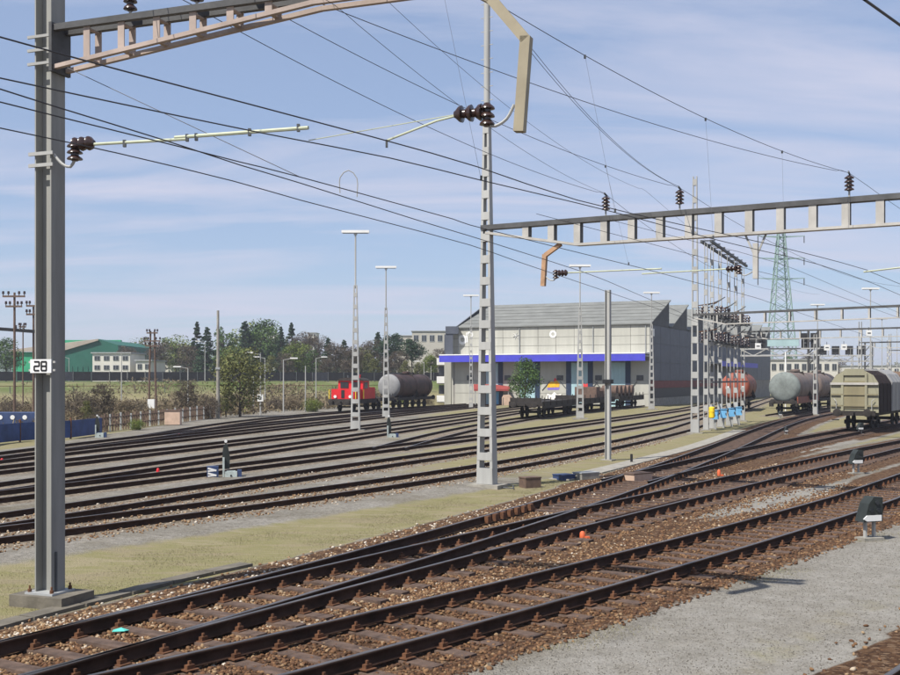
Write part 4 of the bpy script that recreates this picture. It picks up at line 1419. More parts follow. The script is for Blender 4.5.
# signal gantries
def signal_gantry(name, label, x0, x1, Y, zl, zu, tower_right=True):
    a = Vector(((x0 - 450) / F * Y, Y, 0))
    b_ = Vector(((x1 - 450) / F * Y, Y - 3, 0))
    u = (b_ - a).normalized()
    v = Vector((u.y, -u.x, 0))
    L_ = (b_ - a).length
    t = thing(name, label, 'signal gantry', (b_.x, b_.y, GZ))
    for s in (-0.6, 0.6):
        for z in (zl, zu):
            MB().bar(a + v * s + ZV * z, b_ + v * s + ZV * z, 0.14, 0.14).build('chord', m_galv, t, True)
        n_ = max(4, int(L_ / 1.2))
        for i in range(n_):
            p, q_ = a + u * (L_ * i / n_) + v * s, a + u * (L_ * (i + 1) / n_) + v * s
            if i % 2:
                MB().bar(p + ZV * zl, q_ + ZV * zu, 0.09, 0.09).build('diagonal', m_galv, t, True)
            else:
                MB().bar(p + ZV * zu, q_ + ZV * zl, 0.09, 0.09).build('diagonal', m_galv, t, True)
    MB().bar(a + ZV * (zl + 0.1), b_ + ZV * (zl + 0.1), 1.0, 0.05).build('walkway', m_grey, t, True)
    for s in (-0.6, 0.6):
        MB().bar(a + v * s + ZV * (zu + 1.1), b_ + v * s + ZV * (zu + 1.1), 0.05, 0.05).build('handrail', m_galv, t, True)
        for i in range(6):
            p = a + u * (L_ * i / 5) + v * s
            MB().bar(p + ZV * zu, p + ZV * (zu + 1.1), 0.05, 0.05).build('handrail_post', m_galv, t, True)
    for s in (-0.55, 0.55):
        for e in (-0.5, 0.5):
            p = b_ - u * 0.7 + v * s + u * e
            MB().bar(p + ZV * GZ, p + ZV * (zu + 1.9), 0.16, 0.16).build('tower_leg', m_beam, t, True)
    for i in range(7):
        z = GZ + (zu + 1.9) * i / 7
        for s in (-0.55, 0.55):
            MB().bar(b_ - u * 1.2 + v * s + ZV * z, b_ - u * 0.2 + v * s + ZV * (z + (zu + 1.9) / 7), 0.08, 0.08).build('tower_brace', m_beam, t, True)
    return t, a, b_, u, v


tg, a, b_, u, v = signal_gantry('signal_gantry', 'lattice signal gantry with dark signal backs behind the mast row', 741, 811, 122, 5.85, 6.6)
pbox = thing('cable_cabin', 'long pale blue box on top of the nearer signal gantry', 'cabin', a + u * 3.6 + ZV * 6.7)
q0, q1 = a + u * 2.9 + v * 0.75 + ZV * 7.25, a + u * 6.2 + v * 0.75 + ZV * 7.25
m_pale = mat('pale_blue_sheet', (0.3, 0.42, 0.43), 0.6, 0, 0.12, 1.2, 0.05)
MB().bar(q0, q1, 0.5, 0.78).build('box_body', m_pale, pbox, True)
MB().bar(q0 + ZV * 0.42, q1 + ZV * 0.42, 0.6, 0.06).build('box_lid', m_grey, pbox, True)
for i, (s, w_) in enumerate(((0.1, 1.5), (1.75, 0.9), (6.4, 0.8), (7.35, 0.8))):
    p = a + u * s + v * 0.3 + ZV * 6.65
    t = thing('railway_signal', ['wide black signal back at the left of the nearer gantry', 'narrow black signal back beside the pale blue box', 'black signal screen right of the pale blue box', 'rightmost black signal screen on the nearer gantry'][i], 'signal', p)
    MB().bar(p + ZV * 0.75, p + u * w_ + ZV * 0.75, 0.12, 1.75).build('backboard', m_black, t, True)
    MB().bar(p + v * 0.1 + u * w_ / 2, p + v * 0.1 + u * w_ / 2 + ZV * 0.3, 0.1, 0.1).build('post', m_dkgrey, t, True)
    for j in range(2):
        MB().lathe(p + u * w_ / 2 + v * 0.05 + ZV * (0.55 + 0.4 * j), v, [(0, 0.12), (0.18, 0.12)], 10).build('lens_hood', m_dkgrey, t, True)
tg, a, b_, u, v = signal_gantry('signal_gantry', 'farther lattice signal gantry above the olive freight wagon', 817, 866, 165, 5.9, 6.75)
for i, s in enumerate((0.3, 2.1, 4.0, 5.6)):
    p = a + u * s + v * 0.3 + ZV * 6.8
    t = thing('railway_signal', ['leftmost black signal back on the farther gantry', 'second signal back from the left on the farther gantry', 'third signal back from the left on the farther gantry', 'rightmost signal back on the farther gantry'][i], 'signal', p)
    MB().bar(p + ZV * 0.75, p + u * 1.1 + ZV * 0.75, 0.12, 1.3).build('backboard', m_black, t, True)
    MB().bar(p + v * 0.1 + u * 0.5, p + v * 0.1 + u * 0.5 + ZV * 0.3, 0.1, 0.1).build('post', m_dkgrey, t, True)
for x, y, Y, lab in ((827, 347.5, 160, 'left white square board above the farther gantry'), (844, 347, 160, 'right white square board above the farther gantry'), (869, 333, 100, 'white square board with dark cross hung on the far beam'), (758, 346, 119, 'small white square board on the nearer gantry')):
    p = at(x, y, Y)
    t = thing('square_board', lab, 'sign', p)
    s_ = 0.26 * Y / 100
    MB().box(tuple(p), (s_ * 2, 0.06, s_ * 2)).build('board', m_white, t, True)
    mb = MB()
    MB().box((p.x, p.y - 0.045, p.z), (s_ * 1.1, 0.02, s_ * 0.35)).build('dark_mark', m_dkgrey, t, True)
    MB().bar((p.x, p.y + 0.08, p.z - s_), (p.x, p.y + 0.08, p.z + s_ * 2), 0.07, 0.07).build('hanger', m_dkgrey, t, True)
p = at(786, 352, 95)
b_ = un(785.5, 412.5)
t = thing('slim_post', 'slim white post standing before the grey tank wagon', 'post', (b_.x, b_.y, GZ))
MB().tube([b_ + ZV * GZ, Vector((b_.x, b_.y, at(785.5, 352, b_.y).z))], 0.07, 8).build('shaft', m_white, t, True)
MB().box((b_.x, b_.y, GZ + 0.1), (0.5, 0.5, 0.2)).build('footing', m_conc, t, True)

# HV pylon
pb = Vector(((781 - 450) / F * 300, 300, 0))
t = thing('transmission_pylon', 'tall greenish lattice power pylon far behind the gantry', 'pylon', pb)
m_pyl = mat('pylon_green', (0.2, 0.29, 0.26), 0.7, 0, 0.15, 1, 0)
hp = 49.0


def pw(z):
    return 3.6 * (1 - z / hp) + 0.35


zs = [0]
while zs[-1] < hp - 2:
    zs.append(min(hp, zs[-1] + max(1.6, pw(zs[-1]) * 1.3)))
for sx_ in (-1, 1):
    for sy_ in (-1, 1):
        MB().bar(pb + Vector((sx_ * pw(0), sy_ * pw(0), 0)), pb + Vector((sx_ * pw(hp), sy_ * pw(hp), hp)), 0.26, 0.26).build('pylon_leg', m_pyl, t, True)
for z0, z1 in zip(zs[:-1], zs[1:]):
    for ax in (0, 1):
        for s in (-1, 1):
            for e in (-1, 1):
                A_, B_ = [e * pw(z0), s * pw(z0)], [-e * pw(z1), s * pw(z1)]
                if ax:
                    A_, B_ = A_[::-1], B_[::-1]
                MB().bar(pb + Vector((*A_, z0)), pb + Vector((*B_, z1)), 0.13, 0.13).build('lacing', m_pyl, t, True)
for z in (30.5, 36, 42):
    for s in (-1, 1):
        MB().bar(pb + Vector((0, 0, z)), pb + Vector((s * 6.5, 0, z + 0.3)), 0.3, 0.5, ZV, 0.15, 0.15).build('crossarm', m_pyl, t, True)
        MB().tube([pb + Vector((s * 6.3, 0, z + 0.2)), pb + Vector((s * 6.3, 0, z - 1.6))], 0.14, 6).build('string_insulator', m_dkgrey, t, True)

# ------------------------------------------------------------------ warehouse
m_panel = mat('cream_panel', (0.385, 0.38, 0.335), 0.8, 0, 0.15, 0.9, 0.0, streak=True)
m_roof = mat('grey_fibre_roof', (0.165, 0.17, 0.16), 0.85, 0, 0.2, 0.5, 0.1)
m_canopy = mat('blue_fascia', (0.06, 0.06, 0.45), 0.5, 0, 0.12, 1, 0.03)
m_dkclad = mat('slate_cladding', (0.085, 0.095, 0.12), 0.6, 0, 0.15, 0.8, 0.05)
m_gable = mat('shed_gable', (0.07, 0.075, 0.08), 0.75, 0, 0.3, 1.0, 0.05)
m_door = mat('pale_blue_door', (0.33, 0.48, 0.52), 0.6, 0, 0.1, 1.0, 0.05)
m_darkcol = mat('dark_blue_column', (0.02, 0.035, 0.07), 0.6, 0, 0.2, 1.0, 0.05)
WL = Vector((0.25, 142.0, 0))          # left end of the front wall
WR = Vector((23.8, 131.0, 0))
wu = (WR - WL).normalized()
wv = Vector((-wu.y, wu.x, 0))           # away from the camera
WLEN = (WR - WL).length
wh = thing('warehouse', 'cream panelled warehouse with blue canopy fascia and saw tooth roof', 'warehouse', (WL.x, WL.y, GZ))


def wp(s, d, z):
    return WL + wu * s + wv * d + ZV * z


def wbox(name, s0, s1, d0, d1, z0, z1, m, parent=wh):
    mb = MB()
    vs = [wp(s, d, z) for z in (z0, z1) for s, d in ((s0, d0), (s1, d0), (s1, d1), (s0, d1))]
    mb.add(vs, [(3, 2, 1, 0), (4, 5, 6, 7), (0, 1, 5, 4), (1, 2, 6, 5), (2, 3, 7, 6), (3, 0, 4, 7)])
    return mb.build(name, m, parent, True)


m_core = mat('panel_joint', (0.22, 0.21, 0.19), 0.9, 0, 0.2, 1, 0)
core = wbox('front_wall', 0.1, WLEN - 0.05, 0.10, 0.5, GZ, 9.75, m_core)
ncol = 11
for i in range(ncol):
    s0, s1 = WLEN * i / ncol, WLEN * (i + 1) / ncol
    for z0, z1 in ((6.45, 7.45), (7.45, 8.5), (8.5, 9.8)):
        d = random.uniform(0, 0.015)
        wbox('wall_panel', s0 + 0.02, s1 - 0.02, 0.0 + d, 0.09, z0 + 0.02, z1 - 0.02, m_panel, core)


def sx(px, Z=3.0):
    """position along the front wall seen at a photo column"""
    a = (px - 450) / F
    return (a * WL.y - WL.x) / (wu.x - a * wu.y)


# lower wall: panels, doors, dark columns
cols = [484, 500.5, 537.5, 568.7, 590.4, 608, 628, 650]
for x in (500.5, 537.5, 568.7, 590.4, 628):
    wbox('dark_column', sx(x) - 0.32, sx(x) + 0.32, -0.06, 0.09, GZ, 5.5, m_darkcol)
for k_, (x0, x1) in enumerate(((486, 498), (520, 535.5), (571, 588.5), (610, 626))):
    d_ = wbox('sliding_door', sx(x0), sx(x1), 0.0, 0.08, GZ, 5.3, m_door)
    for j in range(1, 4):
        s = sx(x0) + (sx(x1) - sx(x0)) * j / 4
        wbox('door_rib', s - 0.02, s + 0.02, -0.025, -0.003, GZ, 5.28, m_door, d_)
for (x0, x1) in ((455, 485), (503, 519), (540, 566.5), (592.5, 609), (630.5, 650)):
    for z0, z1 in ((GZ, 1.5), (1.5, 3.1), (3.1, 5.5)):
        wbox('wall_panel', sx(x0), sx(x1) if x1 < 650 else WLEN, 0.01, 0.08, z0 + 0.02, z1 - 0.02, m_panel, core)
for x in (470, 507.5, 560, 598.5, 640):
    f_ = wbox('window', sx(x) - 0.42, sx(x) + 0.42, -0.05, 0.005, 3.15, 3.75, m_dkgrey)
    for q_ in (-1, 1):
        wbox('pane', sx(x) + q_ * 0.2 - 0.16, sx(x) + q_ * 0.2 + 0.16, -0.07, -0.052, 3.2, 3.7, m_glass, f_)
for x, sg in ((546, 1), (564, -1), (594, 1), (599, -1), (633, 1), (478, 1)):
    s = sx(x)
    MB().bar(wp(s - 0.5 * sg, -0.03, 1.9), wp(s + 0.5 * sg, -0.03, 3.0), 0.05, 0.1, wv).build('wall_brace', m_dkgrey, wh, True)
# canopy
cn_ = wbox('canopy', -0.9, WLEN - 0.05, -1.85, -0.01, 5.95, 6.15, m_grey)
cf = wbox('fascia', -0.9, WLEN - 0.05, -1.95, -1.86, 5.45, 6.3, m_canopy, cn_)
wbox('white_flashing', -0.9, WLEN - 0.05, -1.98, -0.01, 6.31, 6.44, m_white, cn_)
for i in range(6):
    s = WLEN * (i + 0.5) / 6
    wbox('canopy_bracket', s - 0.06, s + 0.06, -1.8, -0.01, 5.7, 5.94, m_dkgrey, cn_)
# saw tooth sheds
for i in range(9):
    d0, d1 = 10.0 * i + 0.05, 10.0 * (i + 1)
    zb = 9.82
    top = 13.2
    mb = MB()
    ov = 0.25
    if i == 0:
        d0 = -0.25
    vs = [wp(-ov if i else 0.9, d0, zb), wp(WLEN + ov, d0, zb), wp(WLEN + ov, d1 - 0.6, top), wp(1.6 if i == 0 else -ov, d1 - 0.6, top)]
    vs += [p_ + ZV * 0.14 for p_ in vs]
    mb.add(vs, [(3, 2, 1, 0), (4, 5, 6, 7), (0, 1, 5, 4), (1, 2, 6, 5), (2, 3, 7, 6), (3, 0, 4, 7)])
    rf = mb.build('roof', m_roof, wh, True)
    if i == 0:
        rows = 7
        for j in range(1, rows):
            f_ = j / rows
            a_, b_ = wp(0.9, d0, zb).lerp(wp(1.6, d1 - 0.6, top), f_), wp(WLEN + ov, d0, zb).lerp(wp(WLEN + ov, d1 - 0.6, top), f_)
            MB().bar(a_ + ZV * 0.15, b_ + ZV * 0.15, 0.16, 0.03).build('roof_lap', m_roof, rf, True)
    for s_ in (0.3, WLEN - 0.02):
        MB().add([wp(s_, d0 + 0.3, zb - 0.02), wp(s_, d1 - 0.65, zb - 0.02), wp(s_, d1 - 0.65, top - 0.05),
                  wp(s_ - 0.15, d0 + 0.3, zb - 0.02), wp(s_ - 0.15, d1 - 0.65, zb - 0.02), wp(s_ - 0.15, d1 - 0.65, top - 0.05)],
                 [(0, 1, 2), (5, 4, 3), (0, 3, 4, 1), (1, 4, 5, 2), (2, 5, 3, 0)]).build('gable', m_gable, wh, True)
    MB().add([wp(0.3, d1 - 0.62, zb), wp(WLEN, d1 - 0.62, zb), wp(WLEN, d1 - 0.62, top - 0.02), wp(0.3, d1 - 0.62, top - 0.02),
              wp(0.3, d1 - 0.5, zb), wp(WLEN, d1 - 0.5, zb), wp(WLEN, d1 - 0.5, top - 0.02), wp(0.3, d1 - 0.5, top - 0.02)],
             [(3, 2, 1, 0), (4, 5, 6, 7), (0, 1, 5, 4), (1, 2, 6, 5), (2, 3, 7, 6), (3, 0, 4, 7)]).build('north_light', m_glass, wh, True)
# side wall with panel joints
side = wbox('side_wall', WLEN - 0.3, WLEN - 0.05, 0.5, 90, GZ, 9.78, m_core)
for i in range(18):
    d0, d1 = 0.02 + 5.0 * i, 5.0 * (i + 1)
    for z0, z1 in ((3.1, 5.3), (5.3, 7.6), (7.6, 9.75)):
        if i == 0 or True:
            wbox('cladding_panel', WLEN - 0.045, WLEN + 0.03, max(0.6, d0 + 0.02), d1 - 0.02, z0 + 0.015, z1 - 0.015, m_dkclad, side)
m_oxide = mat('oxide_red_band', (0.16, 0.045, 0.04), 0.7, 0, 0.2, 1, 0.05)
wbox('red_band', WLEN - 0.04, WLEN + 0.05, 0.6, 40, 2.2, 3.08, m_oxide)
wbox('opening_shade_strip', WLEN - 0.04, WLEN + 0.02, 0.6, 40, 1.0, 2.18, m_black)  # flat black strip paints the shade inside the opening
wbox('base_course', WLEN - 0.04, WLEN + 0.06, 0.6, 60, GZ, 0.98, m_conc)
wbox('far_wall', -0.25, -0.05, 0.5, 90, GZ, 9.78, m_panel)
cn2 = wbox('side_canopy', WLEN + 0.06, WLEN + 2.2, 32, 62, 5.5, 5.7, m_grey)
wbox('side_fascia', WLEN + 2.21, WLEN + 2.3, 32, 62, 5.15, 5.9, m_canopy, cn2)
# painted marks and graffiti
for i_, s_ in enumerate((1.0, WLEN * 0.36, WLEN * 0.73, WLEN - 0.5)):
    MB().tube([wp(s_, -0.09, 6.46), wp(s_, -0.09, 9.75)], 0.055, 6).build('downpipe', m_grey, wh, True)
def disc(c, r0, r1, m, name, lab, a0=0, a1=360, th=0.03, dd=-0.03):
    mb = MB()
    n_ = 22
    vs, fs = [], []
    for j in range(n_ + 1):
        a = R(a0 + (a1 - a0) * j / n_)
        for rr in (r0, r1):
            for d in (dd, dd + th):
                vs.append(wp(c[0] + rr * math.cos(a), d, c[1] + rr * math.sin(a)))
    for j in range(n_):
        k = 4 * j
        fs += [(k, k + 2, k + 6, k + 4), (k + 1, k + 5, k + 7, k + 3), (k + 2, k + 3, k + 7, k + 6), (k, k + 4, k + 5, k + 1)]
    mb.add(vs, fs)
    o = mb.build(name, m, wh, True)
    o['label'] = lab
    return o


s = sx(462.5)
disc((s, 8.35), 0.30, 0.62, m_white, 'emblem', 'white ring of the wall emblem')
wbox('emblem_stroke', s + 0.5, s + 0.75, -0.03, 0.0, 8.0, 9.25, m_white)
disc((s + 1.05, 8.95), 0.22, 0.45, m_white, 'emblem', 'small white upper bow of the wall emblem', -60, 200)
s = sx(516)
for a in (15, 75, 135):
    MB().bar(wp(s - 0.42 * math.cos(R(a)), -0.02, 8.75 - 0.42 * math.sin(R(a))), wp(s + 0.42 * math.cos(R(a)), -0.02, 8.75 + 0.42 * math.sin(R(a))), 0.03, 0.13, wu.cross(ZV)).build('star_stroke', m_white, wh, True)
s = sx(553)
disc((s, 8.85), 0.22, 0.46, m_white, 'oval_mark', 'white oval mark high on the wall')
s = sx(610)
wbox('short_stroke', s - 0.06, s + 0.06, -0.03, 0, 8.5, 9.2, m_white)
m_go = mat('graffiti_orange', (0.8, 0.32, 0.02), 0.7, 0, 0.25, 3, 0, col2=(0.85, 0.55, 0.03))
m_gp = mat('graffiti_purple', (0.2, 0.14, 0.5), 0.7, 0, 0.2, 3, 0)
m_gw = mat('graffiti_white', (0.8, 0.78, 0.72), 0.7, 0, 0.06, 1.5, 0)
m_gr = mat('graffiti_red', (0.6, 0.05, 0.05), 0.7, 0, 0.2, 3, 0)


def paint(poly, m, name, d=-0.012, th=0.02):
    MB().prism(poly, WL + wv * d, wu, ZV, wv * th).build(name, m, wh, True)


s = sx(553.5)
paint([(s - 0.85, 2.25), (s - 0.7, 2.7), (s - 0.3, 3.0), (s + 0.1, 2.9), (s + 0.25, 3.2), (s + 0.55, 3.0), (s + 0.8, 2.75), (s + 0.75, 2.3)], m_go, 'orange_graffiti')
paint([(s + 0.0, 2.98), (s + 0.15, 3.45), (s + 0.35, 3.35), (s + 0.42, 3.1)], m_gr, 'red_graffiti', -0.016)
paint([(s - 0.75, 1.95), (s - 0.8, 2.2), (s + 0.8, 2.25), (s + 0.7, 1.98)], m_gp, 'purple_graffiti')
paint([(s - 0.5, 0.5), (s - 1.0, 0.9), (s - 0.8, 1.5), (s - 0.3, 1.3), (s + 0.1, 1.7), (s + 0.5, 1.35), (s + 1.0, 1.5), (s + 1.1, 0.9), (s + 0.6, 0.6)], m_gw, 'white_graffiti')
s = sx(585.5)
paint([(s, 1.95), (s - 0.4, 2.4), (s - 0.36, 2.72), (s - 0.15, 2.78), (s, 2.62), (s + 0.15, 2.78), (s + 0.36, 2.72), (s + 0.4, 2.4)], m_gr, 'red_heart', -0.03)
bx_ = wp(WLEN + 0.05, 1.2, 8.9)
MB().bar(bx_ + wv * -0.6, bx_ + wv * 0.6, 0.1, 0.9).build('white_notice', m_white, wh, True)

# balcony tower and stack at the left of the warehouse
t = thing('balcony_block', 'white stacked balconies at the left end of the warehouse', 'building', at(440, 404, 147))
Yb = 146.0
x0, x1 = (437.5 - 450) / F * Yb, (452 - 450) / F * Yb
MB().box(((x0 + x1) / 2 + 0.7, Yb + 2.5, 3.0), (1.6, 3, 6.4)).build('core_wall', m_panel, t, True)
for z0, z1 in ((0.3, 1.1), (2.75, 3.65), (5.15, 6.05)):
    bl = MB().box(((x0 + x1) / 2 - 0.1, Yb - 0.4, (z0 + z1) / 2), (1.9, 2.6, z1 - z0)).build('balcony', m_white, t, True)
    MB().box(((x0 + x1) / 2 - 0.1, Yb + 0.3, z0 - 0.08), (1.7, 1.8, 0.14)).build('balcony_slab', m_conc, bl, True)
for z in (1.9, 4.4):
    MB().box(((x0 + x1) / 2 - 0.1, Yb + 0.99, z), (1.4, 0.05, 1.2)).build('window', m_glass, t, True)
t = thing('dark_stack', 'dark slate tower with wider head beside the warehouse', 'tower', at(453, 405, 150))
p = Vector((-0.1, 143.6, 0))
MB().box((p.x, p.y - 2.55, 7.75), (0.95, 1.1, 2.6)).build('neck', m_dkclad, t, True)
MB().box((p.x - 0.2, p.y + 1.2, 3.0), (0.9, 1.3, 6.1)).build('shaft', m_panel, t, True)
MB().box((p.x - 0.2, p.y + 1.2, 7.6), (0.9, 1.3, 3.1)).build('upper_shaft', m_dkclad, t, True)
MB().box((p.x + 0.35, p.y - 2.6, 9.55), (1.65, 1.2, 0.95)).build('head', m_dkclad, t, True)
# red awning stall in front of the warehouse
p = un(492, 405.2)
t = thing('red_awning', 'low red awning shelter left of the small tree', 'shelter', (p.x, p.y, GZ))
MB().add([(p.x - 2.3, p.y - 1, 2.05), (p.x + 2.2, p.y - 1, 2.05), (p.x + 2.2, p.y + 1, 2.65), (p.x - 2.3, p.y + 1, 2.65), (p.x - 2.3, p.y - 1, 1.8), (p.x + 2.2, p.y - 1, 1.8), (p.x + 2.2, p.y + 1, 2.5), (p.x - 2.3, p.y + 1, 2.5)],
         [(0, 1, 2, 3), (7, 6, 5, 4), (0, 4, 5, 1), (1, 5, 6, 2), (2, 6, 7, 3), (3, 7, 4, 0)]).build('awning', mat('brick_red_awning', (0.26, 0.05, 0.045), 0.7, 0, 0.2, 2, 0.0), t, True)
for a in (-2.1, 2.0):
    for b_ in (-0.85, 0.85):
        MB().bar((p.x + a, p.y + b_, GZ), (p.x + a, p.y + b_, 1.95 if b_ < 0 else 2.5), 0.08, 0.08).build('awning_post', m_grey, t, True)
p2 = un(496.5, 405)
t = thing('blue_container', 'small blue upright container under the red awning', 'container', (p2.x, p2.y, GZ))
MB().box((p2.x, p2.y, 0.9), (1.0, 0.9, 1.6)).build('body', m_blue, t, True)
MB().box((p2.x, p2.y, 1.74), (1.1, 1.0, 0.08)).build('lid', m_navy, t, True)
m_tan = mat('tan_tarp', (0.5, 0.36, 0.27), 0.8, 0, 0.2, 2, 0.2)
p2 = un(507, 405.5)
t = thing('tarp_crate', 'tan covered crate right of the blue container', 'crate', (p2.x, p2.y, GZ))
MB().prism([(-0.6, 0), (0.6, 0), (0.6, 1.1), (0.35, 1.4), (-0.4, 1.35), (-0.6, 1.0)], (p2.x, p2.y, GZ), (1, 0, 0), (0, 0, 1), (0, 0.9, 0)).build('cover', m_tan, t, True)
for a in (-0.5, 0.5):
    MB().bar((p2.x + a, p2.y - 0.03, GZ), (p2.x + a, p2.y - 0.03, 1.0), 0.04, 0.05).build('strap', m_dkgrey, t, True)


# ------------------------------------------------------------------ rolling stock
def wheelset(t, s, gauge=1.435, r_=0.46):
    for sg in (-1, 1):
        w_ = MB().lathe((s, sg * gauge / 2 - 0.06, RT - GZ + r_ - 0.05), (0, 1, 0), [(0, r_), (0.12, r_)], 18).build('wheel', m_brake, t, False, True)
        MB().lathe((s, sg * (gauge / 2 + 0.10) - 0.08, RT - GZ + r_ - 0.05), (0, 1, 0), [(0, 0.14), (0.2, 0.14)], 10).build('axle_box', m_brake, w_)
    MB().tube([(s, -0.7, RT - GZ + r_ - 0.05), (s, 0.7, RT - GZ + r_ - 0.05)], 0.08, 8).build('axle', m_brake, t)


def buffers(t, s, d, z=1.05, m=None):
    for sg in (-1, 1):
        MB().lathe((s, sg * 0.875, z + RT - GZ), (d, 0, 0), [(0, 0.12), (0.35, 0.12), (0.36, 0.09), (0.55, 0.09), (0.56, 0.25), (0.60, 0.25), (0.62, 0.18)], 14).build('buffer', m or m_brake, t, False, True)
    MB().box((s + d * 0.2, 0, z + RT - GZ - 0.05), (0.4, 0.1, 0.14)).build('coupling_hook', m_brake, t)


def stock(name, label, cat, x, y, d, group=None):
    t = thing(name, label, cat, (x, y, GZ), math.atan2(d.y, d.x), group)
    return t


def lb(t, name, s0, s1, y0, y1, z0, z1, m):
    return MB().box(((s0 + s1) / 2, (y0 + y1) / 2, (z0 + z1) / 2), (s1 - s0, y1 - y0, z1 - z0)).build(name, m, t)


ZR = RT - GZ          # rail top above the thing's base
# red shunter
X0 = float(LINES['M8'].x(105.6)); d = tdir('M8', 108)
t = stock('shunting_locomotive', 'small red shunting locomotive with yellow trim', 'locomotive', X0, 105.6, d)
lb(t, 'underframe', 0.0, 6.2, -1.25, 1.25, ZR + 0.75, ZR + 1.15, m_brake)
lb(t, 'buffer_beam', -0.08, -0.003, -1.3, 1.3, ZR + 0.62, ZR + 1.2, m_brake)
buffers(t, -0.08, -1, 0.95)
for s in (1.3, 4.8):
    wheelset(t, s)
hood = lb(t, 'front_hood', 0.35, 2.2, -1.2, 1.2, ZR + 1.17, ZR + 2.15, m_red)
lb(hood, 'grille', 0.31, 0.347, -0.16, 0.16, ZR + 1.3, ZR + 2.05, m_black)
for sg in (-1, 1):
    MB().lathe((0.35, sg * 0.78, ZR + 1.42), (-1, 0, 0), [(0, 0.14), (0.1, 0.15)], 12).build('headlight', m_white, hood)
lb(t, 'cab', 2.23, 3.9, -1.3, 1.3, ZR + 1.17, ZR + 2.95, m_red)
for sg in (-1, 1):
    lb(t, 'cab_window', 2.17, 2.228, sg * 0.62 - 0.42, sg * 0.62 + 0.42, ZR + 2.22, ZR + 2.82, m_glass)
    lb(t, 'side_window', 2.6, 3.5, sg * 1.302 - 0.02, sg * 1.302 + 0.02, ZR + 2.2, ZR + 2.8, m_glass)
    lb(t, 'yellow_door_stripe', 2.28, 2.5, sg * 1.31 - 0.02, sg * 1.31 + 0.02, ZR + 1.2, ZR + 2.1, m_yellow)
    lb(t, 'handrail', 0.2, 0.26, sg * 1.38 - 0.03, sg * 1.38 + 0.03, ZR + 1.15, ZR + 2.1, m_yellow)
rf = MB().prism([(-1.4, 0), (1.4, 0), (1.15, 0.18), (0.6, 0.28), (-0.6, 0.28), (-1.15, 0.18)], (2.05, 0, ZR + 2.96), (0, 1, 0), (0, 0, 1), (2.05, 0, 0)).build('cab_roof', m_brake, t)
MB().lathe((2.9, -0.7, ZR + 3.2), (0, 0, 1), [(0, 0.09), (0.2, 0.09), (0.24, 0.13), (0.34, 0.13)], 10).build('horn', m_red, rf)
MB().lathe((3.3, 0.7, ZR + 3.2), (0, 0, 1), [(0, 0.1), (0.28, 0.08)], 10).build('exhaust_stack', m_dkgrey, rf)
lb(t, 'rear_platform_rail', 4.0, 6.0, 1.2, 1.26, ZR + 1.9, ZR + 1.98, m_yellow)
lb(t, 'rear_load_box', 4.0, 6.0, -1.1, 1.1, ZR + 1.17, ZR + 2.3, m_red)


def tank_wagon(label, x, y, d, L_, r_, m_tank, m_end, group='tank wagons', zc=2.35, dome=True):
    t = stock('tank_wagon', label, 'tank wagon', x, y, d, group)
    lb(t, 'underframe', 0.1, L_ - 0.1, -1.2, 1.2, ZR + 0.85, ZR + 1.15, m_brake)
    prof = [(0.35, r_ * 0.35), (0.42, r_ * 0.75), (0.6, r_ * 0.96), (0.75, r_)]
    barrel = [(0.752, r_), (L_ - 0.75, r_), (L_ - 0.6, r_ * 0.96), (L_ - 0.42, r_ * 0.75), (L_ - 0.35, r_ * 0.35)]
    MB().lathe((0, 0, ZR + zc), (1, 0, 0), barrel, 28).build('barrel', m_tank, t, False, True)
    MB().lathe((0, 0, ZR + zc), (1, 0, 0), prof, 28).build('tank_end', m_end, t, False, True)
    for k_ in range(3):
        s = 1.6 + (L_ - 3.2) * k_ / 2
        MB().lathe((s, 0, ZR + zc), (1, 0, 0), [(0, r_ + 0.02), (0.12, r_ + 0.02)], 28).build('tank_band', m_tank, t)
        lb(t, 'saddle', s - 0.15, s + 0.2, -0.9, 0.9, ZR + 1.16, ZR + 1.5, m_brake)
    if dome:
        MB().lathe((L_ * 0.5, 0, ZR + zc + r_ - 0.05), (0, 0, 1), [(0, 0.45), (0.3, 0.45), (0.35, 0.3)], 14).build('dome', m_tank, t, False, True)
        lb(t, 'catwalk', L_ * 0.3, L_ * 0.7, -0.35, 0.35, ZR + zc + r_ + 0.02, ZR + zc + r_ + 0.07, m_brake)
    for sg in (-1, 1):
        MB().bar((L_ * 0.5, sg * (r_ + 0.1), ZR + 1.15), (L_ * 0.5, sg * 0.6, ZR + zc + r_ + 0.05), 0.05, 0.3).build('ladder', m_brake, t)
    for s in (1.8, 3.4, L_ - 3.4, L_ - 1.8) if L_ > 9.5 else (1.8, L_ - 1.8):
        wheelset(t, s)
    buffers(t, 0.1, -1)
    buffers(t, L_ - 0.1, 1)
    for sg in (-1, 1):
        lb(t, 'end_step', -0.02, 0.08, sg * 1.05 - 0.2, sg * 1.05 + 0.2, ZR + 0.6, ZR + 1.14, m_brake)
    return t


